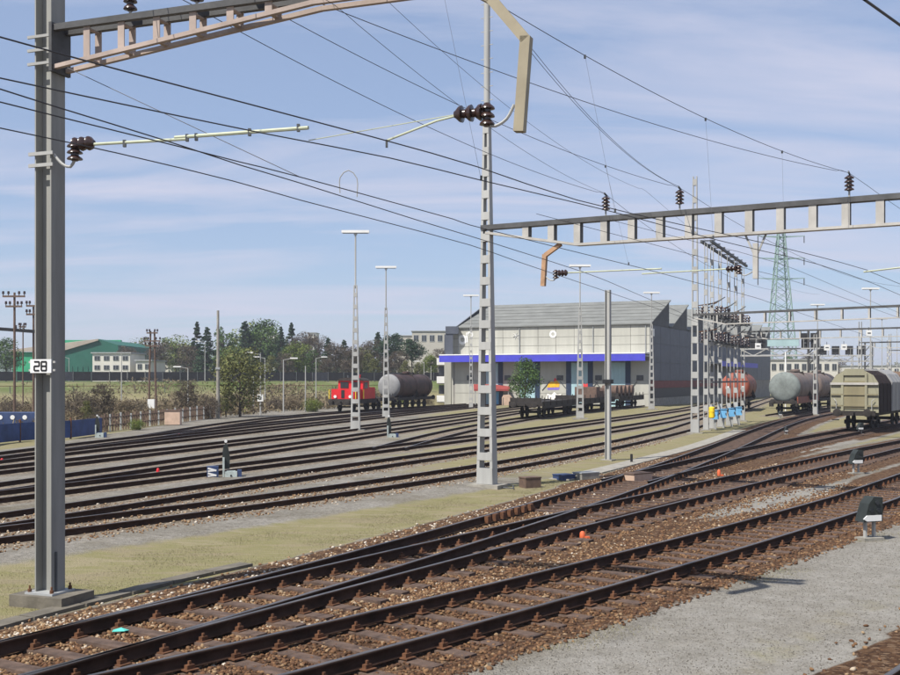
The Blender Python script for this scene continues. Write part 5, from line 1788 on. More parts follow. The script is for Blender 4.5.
m_tdark = mat('sooty_tank', (0.035, 0.024, 0.022), 0.6, 0, 0.4, 1.2, 0.08, col2=(0.09, 0.05, 0.04))
m_tgrey = mat('grey_tank_end', (0.22, 0.22, 0.22), 0.65, 0, 0.25, 1.0, 0.08)
m_trust = mat('rust_red_tank', (0.20, 0.06, 0.035), 0.6, 0, 0.35, 1.2, 0.08)
m_trust2 = mat('brick_red_end', (0.27, 0.075, 0.045), 0.6, 0, 0.25, 1.2, 0.08)
m_tpale = mat('pale_grey_tank', (0.16, 0.18, 0.17), 0.75, 0, 0.35, 1.6, 0.08)
m_tbrown = mat('brown_grey_tank', (0.17, 0.13, 0.11), 0.7, 0, 0.3, 1.2, 0.08)
Y0 = 116.5; d = tdir('M8', 118)
tank_wagon('dark brown tank wagon with grey end behind the red shunter', float(LINES['M8'].x(Y0)), Y0, d, 10.5, 1.3, m_tdark, m_tgrey)
# low flat between shunter and tank
Y0 = 112.3
t = stock('flat_wagon', 'low dark runner wagon between the red shunter and the dark tank', 'flat wagon', float(LINES['M8'].x(Y0)), Y0, tdir('M8', 114))
lb(t, 'deck', 0, 3.6, -1.25, 1.25, ZR + 0.85, ZR + 1.2, m_brake)
for s in (0.8, 2.8):
    wheelset(t, s)
buffers(t, 0, -1); buffers(t, 3.6, 1)
for i in range(5):
    lb(t, 'stake', 0.2 + i * 0.75, 0.28 + i * 0.75, -1.28, -1.2, ZR + 1.2, ZR + 1.6, m_brake)

Y0 = 109.5; d = tdir('M1', 112)
t = tank_wagon('brick red tank wagon behind the blue switch boxes', float(LINES['M1'].x(Y0)), Y0, d, 12.5, 1.42, m_trust, m_trust2)
for sg in (-1, 1):
    lb(t, 'white_label', 0.36, 0.41, sg * 0.6 - 0.28, sg * 0.6 + 0.28, ZR + 2.1, ZR + 2.4, m_white)
Y0 = 100; d = tdir('D', 106)
t = tank_wagon('pale grey ended tank wagon right of the red tank', float(LINES['D'].x(Y0)), Y0, d, 13, 1.42, m_tbrown, m_tpale)
lb(t, 'red_frame', 0.0, 13, -1.3, -1.21, ZR + 0.9, ZR + 1.5, m_trust)
Y0 = 112.5
tank_wagon('brown grey tank wagon, rearmost of the far siding', float(LINES['D'].x(Y0)), Y0, tdir('D', 118), 13, 1.42, m_tbrown, m_tbrown)

# flat wagons in front of the warehouse
m_load = mat('brown_load', (0.13, 0.085, 0.065), 0.9, 0, 0.4, 2.5, 0.4)


def flat_wagon(label, Y0, L_, load=None):
    d = tdir('M9', Y0 + L_ / 2)
    t = stock('flat_wagon', label, 'flat wagon', float(LINES['M9'].x(Y0)), Y0, d, 'dark flat wagons')
    lb(t, 'deck', 0, L_, -1.35, 1.35, ZR + 0.95, ZR + 1.22, m_brake)
    for sg in (-1, 1):
        lb(t, 'side_sill', 0, L_, sg * 1.38 - 0.02, sg * 1.38 + 0.02, ZR + 0.75, ZR + 1.3, m_brake)
        for i in range(7):
            s = 0.6 + (L_ - 1.2) * i / 6
            lb(t, 'stake', s - 0.05, s + 0.05, sg * 1.42 - 0.03, sg * 1.42 + 0.03, ZR + 0.95, ZR + 1.62, m_brake)
    lb(t, 'end_board', 0.0, 0.06, -1.3, 1.3, ZR + 1.23, ZR + 1.6, m_brake)
    for s in (1.6, 3.2, L_ - 3.2, L_ - 1.6):
        wheelset(t, s)
    buffers(t, 0, -1); buffers(t, L_, 1)
    return t


flat_wagon('frontmost low dark flat wagon before the warehouse', 88.5, 14)
t = flat_wagon('second dark flat wagon, half loaded with brown scrap', 103.5, 13)
t2_ = thing('scrap_load', 'heap of brown steel scrap on the second flat wagon', 'load', t.location + Vector((0, 0, ZR + 1.22)), t.rotation_euler.z)
for i in range(4):
    lb(t2_, 'bundle', 6.2 + i * 1.6, 7.6 + i * 1.6, -1.1, 1.1, 0.01, random.uniform(0.7, 1.15), m_load)
t = flat_wagon('rearmost dark flat wagon near the warehouse corner', 117.5, 12)
t2_ = thing('coil_load', 'dark brown coils lying on the rearmost flat wagon', 'load', t.location + Vector((0, 0, ZR + 1.22)), t.rotation_euler.z)
for i in range(5):
    MB().lathe((1.4 + i * 1.9, -0.8, 0.62), (0, 1, 0), [(0, 0.25), (0, 0.6), (1.6, 0.6), (1.6, 0.25)], 16).build('coil', m_load, t2_, False, True)
p = un(646, 404.5)
t = thing('skip', 'small dark bin at the right corner of the warehouse front', 'bin', (p.x, p.y, GZ))
MB().prism([(-0.7, 0), (0.7, 0), (0.85, 1.0), (-0.85, 1.0)], (p.x, p.y, GZ), (1, 0, 0), (0, 0, 1), (0, 1.2, 0)).build('body', m_dkgrey, t, True)
MB().box((p.x, p.y + 0.6, 1.0), (1.8, 1.3, 0.08)).build('rim', m_brake, t, True)

# hooded wagon
d = tdir('C', 72)
Y0 = 68.0
t = stock('hooded_freight_wagon', 'olive ended telescopic hood wagon standing at the right', 'freight wagon', float(LINES['C'].x(Y0)), Y0, d)
m_olive = mat('olive_end', (0.25, 0.238, 0.165), 0.7, 0, 0.15, 1.2, 0.08, streak=True)
m_olivedk = mat('olive_panel', (0.2, 0.175, 0.105), 0.7, 0, 0.2, 1.2, 0.08, streak=True)
m_hood1 = mat('dark_purple_hood', (0.03, 0.022, 0.022), 0.85, 0, 0.2, 1, 0.05, spec=0.08)
m_hood2 = mat('silver_grey_hood', (0.26, 0.26, 0.26), 0.7, 0.0, 0.15, 1, 0.05)
m_hood3 = mat('tan_brown_hood', (0.19, 0.12, 0.07), 0.6, 0, 0.2, 1, 0.05)
L_ = 13.2
lb(t, 'underframe', 0.0, L_, -1.25, 1.25, ZR + 0.85, ZR + 1.15, m_brake)
buffers(t, 0.0, -1)
for s in (1.9, 3.7, L_ - 3.7, L_ - 1.9):
    wheelset(t, s)
ARC = [(-1.42, 1.05), (1.42, 1.05), (1.42, 2.85), (1.1, 3.35), (0.62, 3.62), (-0.62, 3.62), (-1.1, 3.35), (-1.42, 2.85)]
end = MB().prism(ARC, (0.12, 0, ZR), (0, 1, 0), (0, 0, 1), (0.12, 0, 0)).build('end_wall', m_olive, t)
lb(end, 'centre_panel', 0.06, 0.117, -0.62, 0.62, ZR + 1.3, ZR + 3.0, m_olivedk)
for yy_ in (-0.7, 0.7):
    lb(end, 'end_pillar', 0.0, 0.11, yy_ - 0.07, yy_ + 0.07, ZR + 1.1, ZR + 3.5, m_olive)
lb(end, 'cross_rail', -0.02, 0.05, -1.42, 1.42, ZR + 2.76, ZR + 2.9, m_beamlt)
lb(end, 'cross_rail', 0.0, 0.055, -1.4, 1.4, ZR + 2.12, ZR + 2.2, m_olivedk)
lb(end, 'cross_rail', 0.0, 0.052, -1.4, 1.4, ZR + 1.42, ZR + 1.5, m_olivedk)
MB().prism([(-0.75, 3.35), (0.75, 3.35), (0.55, 3.75), (-0.55, 3.75)], (0.02, 0, ZR), (0, 1, 0), (0, 0, 1), (0.3, 0, 0)).build('roof_bracket', m_olive, end)
for sg in (-1, 1):
    MB().tube([(-0.03, sg * 1.05, ZR + 1.2), (-0.06, sg * 1.05, ZR + 1.75), (-0.03, sg * 1.2, ZR + 1.9)], 0.025, 6).build('grab_rail', m_galv, end)
    lb(t, 'end_step', -0.1, 0.1, sg * 1.1 - 0.2, sg * 1.1 + 0.2, ZR + 0.55, ZR + 0.62, m_brake)
for i, (m_, k_) in enumerate(((m_hood1, 1.0), (m_hood2, 1.035), (m_hood3, 1.0))):
    s0 = 0.26 + i * 4.3
    pr = [(a * (k_ + 0.01), 1.05 + (b_ - 1.05) * (k_ + 0.005)) for a, b_ in ARC]
    hd = MB().prism(pr, (s0, 0, ZR), (0, 1, 0), (0, 0, 1), (4.28, 0, 0)).build('hood', m_, t)
    for j in range(4):
        pr2 = [(a * 1.015, 1.05 + (b_ - 1.05) * 1.008) for a, b_ in pr]
        MB().prism(pr2, (s0 + 0.1 + j * 1.33, 0, ZR), (0, 1, 0), (0, 0, 1), (0.09, 0, 0)).build('hood_rib', m_, hd)

# ------------------------------------------------------------------ ground signals, point machines, trackside bits
m_sig = mat('dark_green_black', (0.025, 0.03, 0.028), 0.5, 0, 0.3, 4, 0.05)


def dwarf_signal(x, y, lab, sc=1.0, rz=0.35):
    p = un(x, y)
    t = thing('dwarf_signal', lab, 'ground signal', (p.x, p.y, GZ), rz, 'dwarf signals')
    for a in (-0.11, 0.11):
        MB().box((a * sc, 0, 0.2 * sc), (0.045 * sc, 0.07 * sc, 0.44 * sc)).build('leg', m_galv, t)
    MB().prism([(-0.26, 0), (0.22, 0), (0.22, 0.5), (0.0, 0.52), (-0.13, 0.38)], (0, -0.14 * sc, 0.40 * sc), (sc, 0, 0), (0, 0, sc), (0, 0.28 * sc, 0)).build('housing', m_sig, t)
    MB().prism([(-0.29, 0.07), (-0.2, 0.02), (0.17, 0.02), (0.17, 0.14), (-0.2, 0.14)], (0, -0.165 * sc, 0.40 * sc), (sc, 0, 0), (0, 0, sc), (0, 0.02 * sc, 0)).build('white_panel', m_white, t)
    for a, b_ in ((-0.08, 0.24), (0.1, 0.24), (0.06, 0.4)):
        MB().lathe((a * sc, -0.142 * sc, (0.40 + b_) * sc), (0, -1, 0), [(0, 0.045 * sc), (0.03 * sc, 0.05 * sc)], 10).build('lens', m_glass, t)
    MB().box((0, 0, 0.02), (0.5 * sc, 0.3 * sc, 0.1)).build('footing', m_conc, t)
    return t


dwarf_signal(869.5, 538, 'nearest dwarf ground signal with white arrow panel, on the foreground gravel')
dwarf_signal(856, 473, 'dwarf ground signal between the second and nearest tracks', 0.95)
dwarf_signal(860, 434, 'dwarf ground signal just right of the olive wagon end', 0.8)
dwarf_signal(786, 434, 'small dwarf signal between the branching tracks', 0.5)
dwarf_signal(780, 418, 'dark dwarf signal at the foot of the slim white post', 0.7)


def point_lantern(x, y, lab, board=True):
    """point machine box with a lantern post and V board"""
    p = un(x, y)
    t = thing('point_indicator', lab, 'point indicator', (p.x, p.y, GZ), 0.2)
    t.scale = (0.82, 0.82, 0.82)
    m_pm = mat('pale_green_machine', (0.38, 0.43, 0.41), 0.6, 0, 0.3, 4, 0.05)
    MB().box((0.28, 0, 0.16), (0.48, 0.4, 0.32)).build('machine_box', m_pm, t)
    MB().box((0.28, 0, 0.335), (0.36, 0.3, 0.03)).build('machine_lid', m_pm, t)
    MB().lathe((0.28, -0.2, 0.17), (0, -1, 0), [(0, 0.04), (0.03, 0.04)], 8).build('crank_socket', m_black, t)
    MB().box((0.62, 0.02, 0.2), (0.17, 0.38, 0.36)).build('box_end', m_navy, t)
    MB().box((-0.02, -0.05, 0.45), (0.08, 0.1, 0.9)).build('lantern_post', m_pm, t)
    MB().prism([(-0.12, 0), (0.16, 0), (0.18, 0.5), (0.1, 0.9), (0.06, 1.0), (-0.06, 1.0), (-0.12, 0.7)], (0.06, 0.02, 0.42), (1, 0, 0), (0, 0, 1), (0, 0.2, 0)).build('weight_lever', m_sig, t)
    MB().lathe((0.07, 0.1, 1.55), (0, -1, 0), [(0, 0.06), (0.1, 0.06)], 12).build('lamp', m_white, t)
    MB().box((0.07, 0.1, 1.45), (0.05, 0.05, 0.2)).build('lamp_stem', m_sig, t)
    if board:
        bd = MB().box((-0.45, 0, 0.3), (0.46, 0.3, 0.5)).build('v_board', m_navy, t)
        for z in (0.16, 0.36):
            mb = MB()
            mb.bar((-0.64, -0.16, z + 0.12), (-0.30, -0.16, z + 0.02), 0.07, 0.012, (0, 1, 0))
            mb.build('white_stripe', m_white, bd)
            MB().bar((-0.64, -0.158, z), (-0.30, -0.158, z + 0.03), 0.06, 0.012, (0, 1, 0)).build('white_stripe', m_white, bd)
    return t


point_lantern(224, 478, 'white point machine with lantern and striped V board on the third siding')
point_lantern(388, 438, 'point machine with rusty lever below the second lattice lamp mast', False)
point_lantern(96, 437, 'white point machine at the back left edge of the yard', False)

def small_box(x, y, s, rz, m, name, lab, cat, lid=None):
    p = un(x, y)
    t = thing(name, lab, cat, (p.x, p.y, GZ), rz)
    MB().box((0, 0, s[2] / 2), s).build('body', m, t)
    MB().box((0, 0, s[2] + 0.02), (s[0] * 1.06, s[1] * 1.06, 0.035)).build('lid', lid or m, t)
    return t


m_brownbox = mat('brown_box', (0.12, 0.08, 0.06), 0.8, 0, 0.3, 4, 0.2)
small_box(530, 486, (0.55, 0.4, 0.3), 0.5, m_brownbox, 'cable_box', 'brown cable box right of the middle mast foot', 'cable box')
small_box(564, 478.5, (0.55, 0.5, 0.16), 0.6, m_navy, 'cable_box', 'dark blue flat box by the point motor', 'cable box')
small_box(586, 478, (0.75, 0.45, 0.22), 0.6, m_conc, 'point_motor', 'grey concrete lid box beside the branching track', 'point motor', m_grey)
small_box(638, 480, (0.9, 0.45, 0.26), 0.7, m_tan, 'point_motor', 'tan point motor between the rails of the branch', 'point motor', m_brownbox)
small_box(836, 522, (0.5, 0.3, 0.08), 0.6, m_brownbox, 'track_magnet', 'dark flat track magnet near the nearest dwarf signal', 'track magnet')


def tongue_marker(x, y, lab, m, h_=0.25):
    p = un(x, y)
    t = thing('clearance_marker', lab, 'marker', (p.x, p.y, GZ))
    t.scale = (0.75, 0.75, 0.85)
    MB().lathe((0, 0, 0), (0, 0, 1), [(0, 0.07), (h_ * 0.3, 0.085), (h_ * 0.8, 0.075), (h_, 0.04)], 12).build('cap', m, t, False, True)
    MB().box((0.12, -0.03, 0.05), (0.14, 0.1, 0.06)).build('stub', m, t)


tongue_marker(582.5, 537, 'orange marker between the second and nearest tracks', m_orange, 0.2)
tongue_marker(719, 475, 'orange red marker right of the far points', m_orange, 0.28)
tongue_marker(158, 474, 'red marker in the sidings behind the left mast', m_red, 0.3)
tongue_marker(179, 436.5, 'small red marker at the back of the sidings', m_red, 0.25)
tongue_marker(2, 463, 'red marker at the left edge of the sidings', m_red, 0.28)
p = un(120, 633)
t = thing('plastic_scrap', 'turquoise scrap of plastic lying on a sleeper', 'litter', (p.x, p.y, 0.03))
MB().add([(-0.09, -0.05, 0), (0.08, -0.06, 0.012), (0.11, 0.04, 0.0), (0.0, 0.06, 0.03), (-0.1, 0.03, 0.004), (-0.09, -0.05, -0.005), (0.08, -0.06, 0.005), (0.11, 0.04, -0.006), (0.0, 0.06, 0.022), (-0.1, 0.03, -0.003)],
         [(0, 1, 2, 3, 4), (9, 8, 7, 6, 5), (0, 5, 6, 1), (1, 6, 7, 2), (2, 7, 8, 3), (3, 8, 9, 4), (4, 9, 5, 0)]).build('film', mat('turquoise_plastic', (0.1, 0.5, 0.42), 0.4, 0, 0.1, 3, 0), t)
# cable trough along the track at the left mast: lids one by one
tr = thing('cable_trough', 'concrete cable trough running past the left mast foot', 'cable trough', un(30, 618))
tpts = [un(-30, 632), un(40, 613), un(110, 595.5), un(180, 577.5), un(250, 562.5)]
cv = crom(tpts, 0.25)
acc, last = 0, cv[0]
tot = [0]
for a, b_ in zip(cv[:-1], cv[1:]):
    tot.append(tot[-1] + (b_ - a).length)


def on_curve(s):
    for i in range(len(tot) - 1):
        if tot[i] <= s <= tot[i + 1]:
            return cv[i].lerp(cv[i + 1], (s - tot[i]) / (tot[i + 1] - tot[i]))
    return cv[-1]


s = 0.0
while s + 0.95 < tot[-1]:
    a, b_ = on_curve(s + 0.01), on_curve(s + 0.97)
    MB().bar(a + ZV * (GZ + 0.035), b_ + ZV * (GZ + 0.035 + random.uniform(-.004, .004)), 0.3, 0.05).build('trough_lid', m_oldconc, tr, True)
    s += 1.0
# pale concrete path along the branch track at the right
pth = thing('cable_trough', 'pale concrete cable path beside the branch towards the switch row', 'cable trough', un(590, 474))
cv = crom([un(560, 479), un(600, 470), un(660, 455), un(700, 444), un(740, 430)], 0.5)
tot = [0]
for a, b_ in zip(cv[:-1], cv[1:]):
    tot.append(tot[-1] + (b_ - a).length)
s = 0.0
while s + 0.95 < tot[-1]:
    a, b_ = on_curve(s + 0.01), on_curve(s + 0.97)
    MB().bar(a + ZV * (GZ + 0.02), b_ + ZV * (GZ + 0.02), 0.8, 0.07).build('path_slab', m_conc, pth, True)
    s += 1.0
# ------------------------------------------------------------------ left background
def gz(x, y):
    return float(ground_z(np.array([x]), np.array([y]))[0]) + GZ


def roadpt(s, off=0.0):
    p = ROADP + ROADD * s - ROADN * off
    return Vector((p[0], p[1], 0))


m_asph = mat('asphalt', (0.06, 0.06, 0.062), 0.9, 0, 0.2, 0.5, 0.1)
mb = MB()
vs, fs = [], []
for i, s in enumerate(np.linspace(-120, 150, 55)):
    a, b_ = roadpt(s, 1.0), roadpt(s, 9.0)
    for p in (a, b_):
        vs.append((p.x, p.y, gz(p.x, p.y) + 0.06))
for i in range(54):
    fs.append((2 * i, 2 * i + 2, 2 * i + 3, 2 * i + 1))
mb.add(vs, fs)
o = mb.build('road', m_asph)
tag(o, 'raised road along the top of the green bank', None, kind='structure')
# dark barrier along it: posts and boards
m_dkbar = mat('dark_barrier', (0.018, 0.018, 0.022), 0.7, 0, 0.4, 1.5, 0.1)
m_dkbar2 = mat('slate_barrier', (0.04, 0.042, 0.055), 0.7, 0, 0.4, 1.5, 0.1)
br = thing('roadside_barrier', 'long dark panelled barrier along the raised road', 'barrier', roadpt(0, 0.4) + ZV * 2.9)
for i in range(66):
    s0 = -70 + i * 2.6
    a, b_ = roadpt(s0 + 0.08, 0.4), roadpt(s0 + 2.5, 0.4)
    za, zb = gz(a.x, a.y), gz(b_.x, b_.y)
    if za < 2.0:
        continue
    MB().bar(a + ZV * (za + 0.85), b_ + ZV * (zb + 0.85), 0.08, 1.35).build('barrier_panel', m_dkbar if (i * 7) % 5 else m_dkbar2, br, True)
    MB().bar(roadpt(s0, 0.4) + ZV * (za - 0.1), roadpt(s0, 0.4) + ZV * (za + 1.6), 0.12, 0.14).build('barrier_post', m_dkgrey, br, True)
# lower path rail on the bank
rl = thing('bank_rail', 'thin pipe rail along the middle of the green bank', 'railing', roadpt(0, -16) + ZV * 1)
for i in range(30):
    a, b_ = roadpt(-40 + i * 4, -15.5), roadpt(-36 + i * 4, -15.5)
    za, zb = gz(a.x, a.y), gz(b_.x, b_.y)
    MB().bar(a + ZV * (za + 0.95), b_ + ZV * (zb + 0.95), 0.07, 0.07).build('rail_pipe', m_rust, rl, True)
    MB().bar(a + ZV * (za - 0.1), a + ZV * (za + 0.95), 0.08, 0.08).build('rail_post', m_dkgrey, rl, True)

# green hall
m_hall = mat('dark_green_cladding', (0.015, 0.10, 0.07), 0.6, 0, 0.15, 0.5, 0.05)
m_hall2 = mat('bright_green_fascia', (0.03, 0.30, 0.15), 0.6, 0, 0.12, 0.5, 0.05)
m_hroof = mat('beige_tile_roof', (0.36, 0.31, 0.26), 0.85, 0, 0.15, 0.6, 0.1)
Yh = 235.0
hx = lambda px: (px - 450) / F * Yh
hz = lambda py: H + (YH - py) / F * Yh
t = thing('green_hall', 'dark green industrial hall with beige roof behind the left mast', 'building', (hx(80), Yh, 2))
MB().prism([(hx(60), 2), (hx(120), 2), (hx(118), hz(345)), (hx(98), hz(339)), (hx(60), hz(350))], (0, Yh, 0), (1, 0, 0), (0, 0, 1), (0, 30, 0)).build('gable_wall', m_hall, t, True)
MB().add([(hx(10), Yh - 0.5, hz(350)), (hx(60), Yh - 0.5, hz(350.5)), (hx(99), Yh - 0.5, hz(339)), (hx(40), Yh + 25, hz(337)), (hx(10), Yh - 0.5, hz(351.5)), (hx(60), Yh - 0.5, hz(352)), (hx(99), Yh - 0.5, hz(340.5)), (hx(40), Yh + 25, hz(338))],
         [(0, 1, 2, 3), (7, 6, 5, 4), (0, 4, 5, 1), (1, 5, 6, 2), (2, 6, 7, 3), (3, 7, 4, 0)]).build('roof', m_hroof, t, True)
MB().box(((hx(12) + hx(60)) / 2, Yh + 0.3, (2 + hz(352)) / 2), (hx(60) - hx(12), 0.4, hz(352) - 2)).build('front_wall', m_hall2, t, True)
MB().box(((hx(10) + hx(85)) / 2, Yh + 26, hz(340)), (hx(85) - hx(10), 1, 1.8)).build('rear_fascia', m_hall2, t, True)
for px in (72, 84, 108):
    MB().box((hx(px), Yh - 0.05, 3.4), (1.2, 0.1, 2.2)).build('door', m_dkgrey, t, True)
for i in range(12):
    MB().box((hx(62) + (hx(119) - hx(62)) * i / 11, Yh - 0.06, 4.0), (0.1, 0.1, 4.0)).build('cladding_rib', m_hall, t, True)


def house(label, x0, x1, ytop, Y, m, ybase=372, nwin=3, nrow=2, roof=None, zb=None, depth=10):
    X0, X1 = (x0 - 450) / F * Y, (x1 - 450) / F * Y
    zt = H + (YH - ytop) / F * Y
    zb = 1.5 if zb is None else zb
    t = thing('house', label, 'building', ((X0 + X1) / 2, Y, zb))
    MB().box(((X0 + X1) / 2, Y + depth / 2, (zb + zt) / 2), (X1 - X0, depth, zt - zb)).build('walls', m, t, True)
    MB().box(((X0 + X1) / 2, Y + depth / 2, zt + 0.12), (X1 - X0 + 0.5, depth + 0.5, 0.22)).build('roof', roof or m_grey, t, True)
    z0 = max(zb + 1, H + (YH - ybase) / F * Y)
    for r_ in range(nrow):
        for c in range(nwin):
            cx = X0 + (X1 - X0) * (c + 0.5) / nwin
            cz = z0 + (zt - z0) * (r_ + 0.5) / nrow
            w_, h_ = (X1 - X0) / nwin * 0.6, (zt - z0) / nrow * 0.5
            f_ = MB().box((cx, Y - 0.03, cz), (w_, 0.12, h_)).build('window', m_grey, t, True)
            for q_ in (-1, 1):
                MB().box((cx + q_ * w_ * 0.24, Y - 0.1, cz), (w_ * 0.4, 0.03, h_ * 0.84)).build('pane', m_glass, f_, True)
    return t


m_cream = mat('cream_render', (0.55, 0.53, 0.47), 0.85, 0, 0.08, 0.5, 0.05)
m_beige = mat('beige_render', (0.42, 0.395, 0.34), 0.85, 0, 0.08, 0.5, 0.05)
m_slb = mat('slate_blue_render', (0.22, 0.27, 0.36), 0.8, 0, 0.15, 0.5, 0.05)
house('white flat roofed house with two window rows below the green hall', 92.5, 130, 353.5, 205, m_cream, nwin=4, nrow=2)
house('white house with dark windows left of the pole with crossarms', 136, 151, 361, 200, m_cream, nwin=2, nrow=1)
house('stepped white and slate block in the trees left', 140, 152, 351, 260, m_slb, nwin=3, nrow=2, ybase=362)
house('small white gable house in the trees by the crossarm pole', 133.5, 139.5, 344.5, 300, m_cream, nwin=1, nrow=2, ybase=356)
house('white house peeking between trees right of the crossarm pole', 161, 175, 354, 250, m_cream, nwin=2, nrow=1, ybase=366)
house('narrow white tower block above the treetops, left one', 268.5, 274.5, 333, 420, m_cream, nwin=2, nrow=4, ybase=350)
house('wide white tower block above the treetops, right one', 308, 316, 333, 430, m_cream, nwin=3, nrow=4, ybase=350)
house('large beige factory block left of the warehouse', 412, 452, 331.5, 300, m_beige, nwin=5, nrow=1, ybase=345, depth=25)
house('lower beige factory wing left of the larger block', 396, 412, 336, 310, m_beige, nwin=2, nrow=1, ybase=348, depth=25)
t = house('long low white shed behind the signal gantries', 770, 838, 360, 240, m_cream, nwin=9, nrow=1, zb=0, depth=20, ybase=374)
house('pale low building beyond the olive freight wagon', 850, 900, 366, 330, m_cream, nwin=7, nrow=1, zb=0, depth=20, ybase=376)


# poles in the left background
def wood_pole(x, ybot, ytop, Y, arms, lab, double=False, r_=0.12):
    b_ = Vector(((x - 450) / F * Y, Y, 0))
    zb = gz(b_.x, b_.y)
    zt = at(x, ytop, Y).z
    t = thing('line_pole', lab, 'pole', (b_.x, b_.y, zb))
    for q_ in ((-0.35, 0.35) if double else (0,)):
        MB().tube([b_ + Vector((q_, 0, zb - 0.2)), b_ + Vector((q_ * 0.5, 0, zt))], r_, 8, r_ * 0.75).build('shaft', m_brownbox, t, True, True)
    for (ay, hw) in arms:
        z = at(x, ay, Y).z
        a_ = MB().bar(b_ + Vector((-hw, -0.12, z)), b_ + Vector((hw, -0.12, z)), 0.1, 0.12).build('crossarm', m_brownbox, t, True)
        for q_ in (-1, -0.5, 0.5, 1):
            MB().lathe(b_ + Vector((q_ * hw * 0.95, -0.12, z + 0.05)), ZV, [(0, 0.03), (0.1, 0.03), (0.12, 0.09), (0.3, 0.07)], 8).build('insulator', m_insul, a_, True)
    return t


wood_pole(14.5, 432, 292.5, 74, [(296.5, 0.75), (306.5, 0.55)], 'dark line pole with two crossarms, left of the left mast', False, 0.1)
wood_pole(33.5, 432, 305, 76, [(306, 0.45), (314.5, 0.45)], 'second dark line pole touching the left mast', False, 0.09)
wood_pole(152.5, 415, 331, 100, [(333, 0.5), (341, 0.75), (346, 0.65)], 'crossarm pole in front of the white houses', True, 0.11)
wood_pole(23, 420, 325, 95, [(327, 0.3)], 'thin pole behind the two left line poles', False, 0.07)
p0, p1 = at(-40, 326, 73), at(34.5, 331.5, 76)
t = thing('pole_beam', 'dark beam joining the two left line poles', 'beam', p0)
MB().bar(p0, p1, 0.16, 0.22).build('beam', m_beam, t, True)
for x in (16, 20, 23.5):
    q_ = at(x, 329.5, 74.9)
    insulator(q_, ZV, 0.3, 0.09, t, 3)


def street_lamp(x, ybot, ytop, Y, lab, side=-1, sign=False, head=True):
    b_ = Vector(((x - 450) / F * Y, Y, 0))
    zb = gz(b_.x, b_.y)
    zt = at(x, ytop, Y).z
    t = thing('lamp_post', lab, 'lamp post', (b_.x, b_.y, zb), 0, 'slim lamp posts in the left background')
    MB().tube([b_ + ZV * (zb - 0.2), b_ + ZV * zt], 0.075, 8, 0.05).build('shaft', m_galv, t, True, True)
    if head:
        a_ = MB().tube([b_ + ZV * (zt - 0.05), b_ + Vector((side * 0.9, 0, zt + 0.12))], 0.03, 6).build('arm', m_galv, t, True)
        MB().box((b_.x + side * 1.05, Y, zt + 0.13), (0.75, 0.28, 0.12)).build('lamp_head', m_white, a_, True)
    if sign:
        MB().box((b_.x, Y - 0.1, zb + 1.6), (0.55, 0.04, 0.65)).build('sign_plate', m_white, t, True)
        MB().box((b_.x, Y - 0.125, zb + 1.6), (0.25, 0.012, 0.35)).build('sign_mark', m_grey, t, True)
    return t


street_lamp(260.5, 413, 354, 102, 'lamp post with white sign plate left of the shunter', -1, True)
street_lamp(283.5, 412, 359.5, 110, 'lamp post standing alone, short top lamp', 1)
street_lamp(265, 392, 358, 135, 'lamp post on the bank behind the sign plate post', -1)
street_lamp(305.5, 411, 366, 112, 'plain bare post just left of the red shunter', 1, False, False)
street_lamp(253.5, 408, 376, 112, 'short bare post right of the yellow green tree', 1, False, False)
street_lamp(316, 400, 358, 140, 'lamp post above the red shunter roof', 1)
street_lamp(205, 385, 342, 165, 'thin lamp post on the road behind the slim pale pole', -1)
street_lamp(188, 414, 368, 108, 'lamp post with a long arm left of the slim pale pole', -1)
street_lamp(121.5, 400, 352, 130, 'thin post on the bank below the white flat house', 1, False, False)
street_lamp(69, 376, 358, 190, 'small lamp post before the green hall', -1)
street_lamp(424, 400, 362, 165, 'thin lamp post behind the dark tank wagon', -1)
street_lamp(431, 400, 366, 170, 'thin bare post left of the white balconies', -1, False, False)

# blue sheeted fence, navy wagon and clutter at the left edge of the yard
m_tarp = mat('blue_sheet', (0.03, 0.06, 0.17), 0.6, 0, 0.35, 1.5, 0.1)
fx = thing('sheet_fence', 'low dark blue sheeted fence at the left back of the yard', 'fence', un(60, 440))
FP = [(-6, 447), (12, 443.5), (35, 441), (60, 439.5), (85, 438), (115, 434)]
for a, b_ in zip(FP[:-1], FP[1:]):
    p, q_ = un(*a), un(*b_)
    p.x -= 0.8; q_.x -= 0.8
    MB().bar(p + ZV * 0.5, q_ + ZV * 0.5, 0.05, 0.95).build('sheet', m_tarp, fx, True)
    MB().bar(p + ZV * GZ, p + ZV * 1.15, 0.09, 0.09).build('fence_post', m_rust, fx, True)
pk = thing('picket_fence', 'grey picket fence along the back left of the yard', 'fence', un(150, 428))
a, b_ = un(118, 432), un(236, 416.5)
a.x -= 1.2; b_.x -= 1.2
n_ = 60
for i in range(n_):
    p = a.lerp(b_, i / n_)
    MB().bar(p + ZV * GZ, p + ZV * (1.0 + 0.06 * (i % 3)), 0.1, 0.05).build('picket', m_brownbox if i % 4 else m_grey, pk, True)
for z in (0.35, 0.85):
    MB().bar(a + ZV * z, b_ + ZV * z, 0.06, 0.05).build('fence_rail', m_brownbox, pk, True)
t = thing('low_wagon', 'navy low wagon with white round marks at the left edge', 'wagon', un(18, 432))
p = un(14, 432)
MB().box((p.x, p.y, 0.85), (4.6, 2.2, 0.75)).build('body', m_navy, t, True)
for i in range(6):
    MB().lathe((p.x - 1.9 + i * 0.75, p.y - 1.1, 0.95), (0, -1, 0), [(0, 0.14), (0.03, 0.14)], 12).build('white_disc', m_white, t, True)
MB().box((p.x, p.y, 0.38), (4.4, 1.8, 0.16)).build('frame', m_rust, t, True)
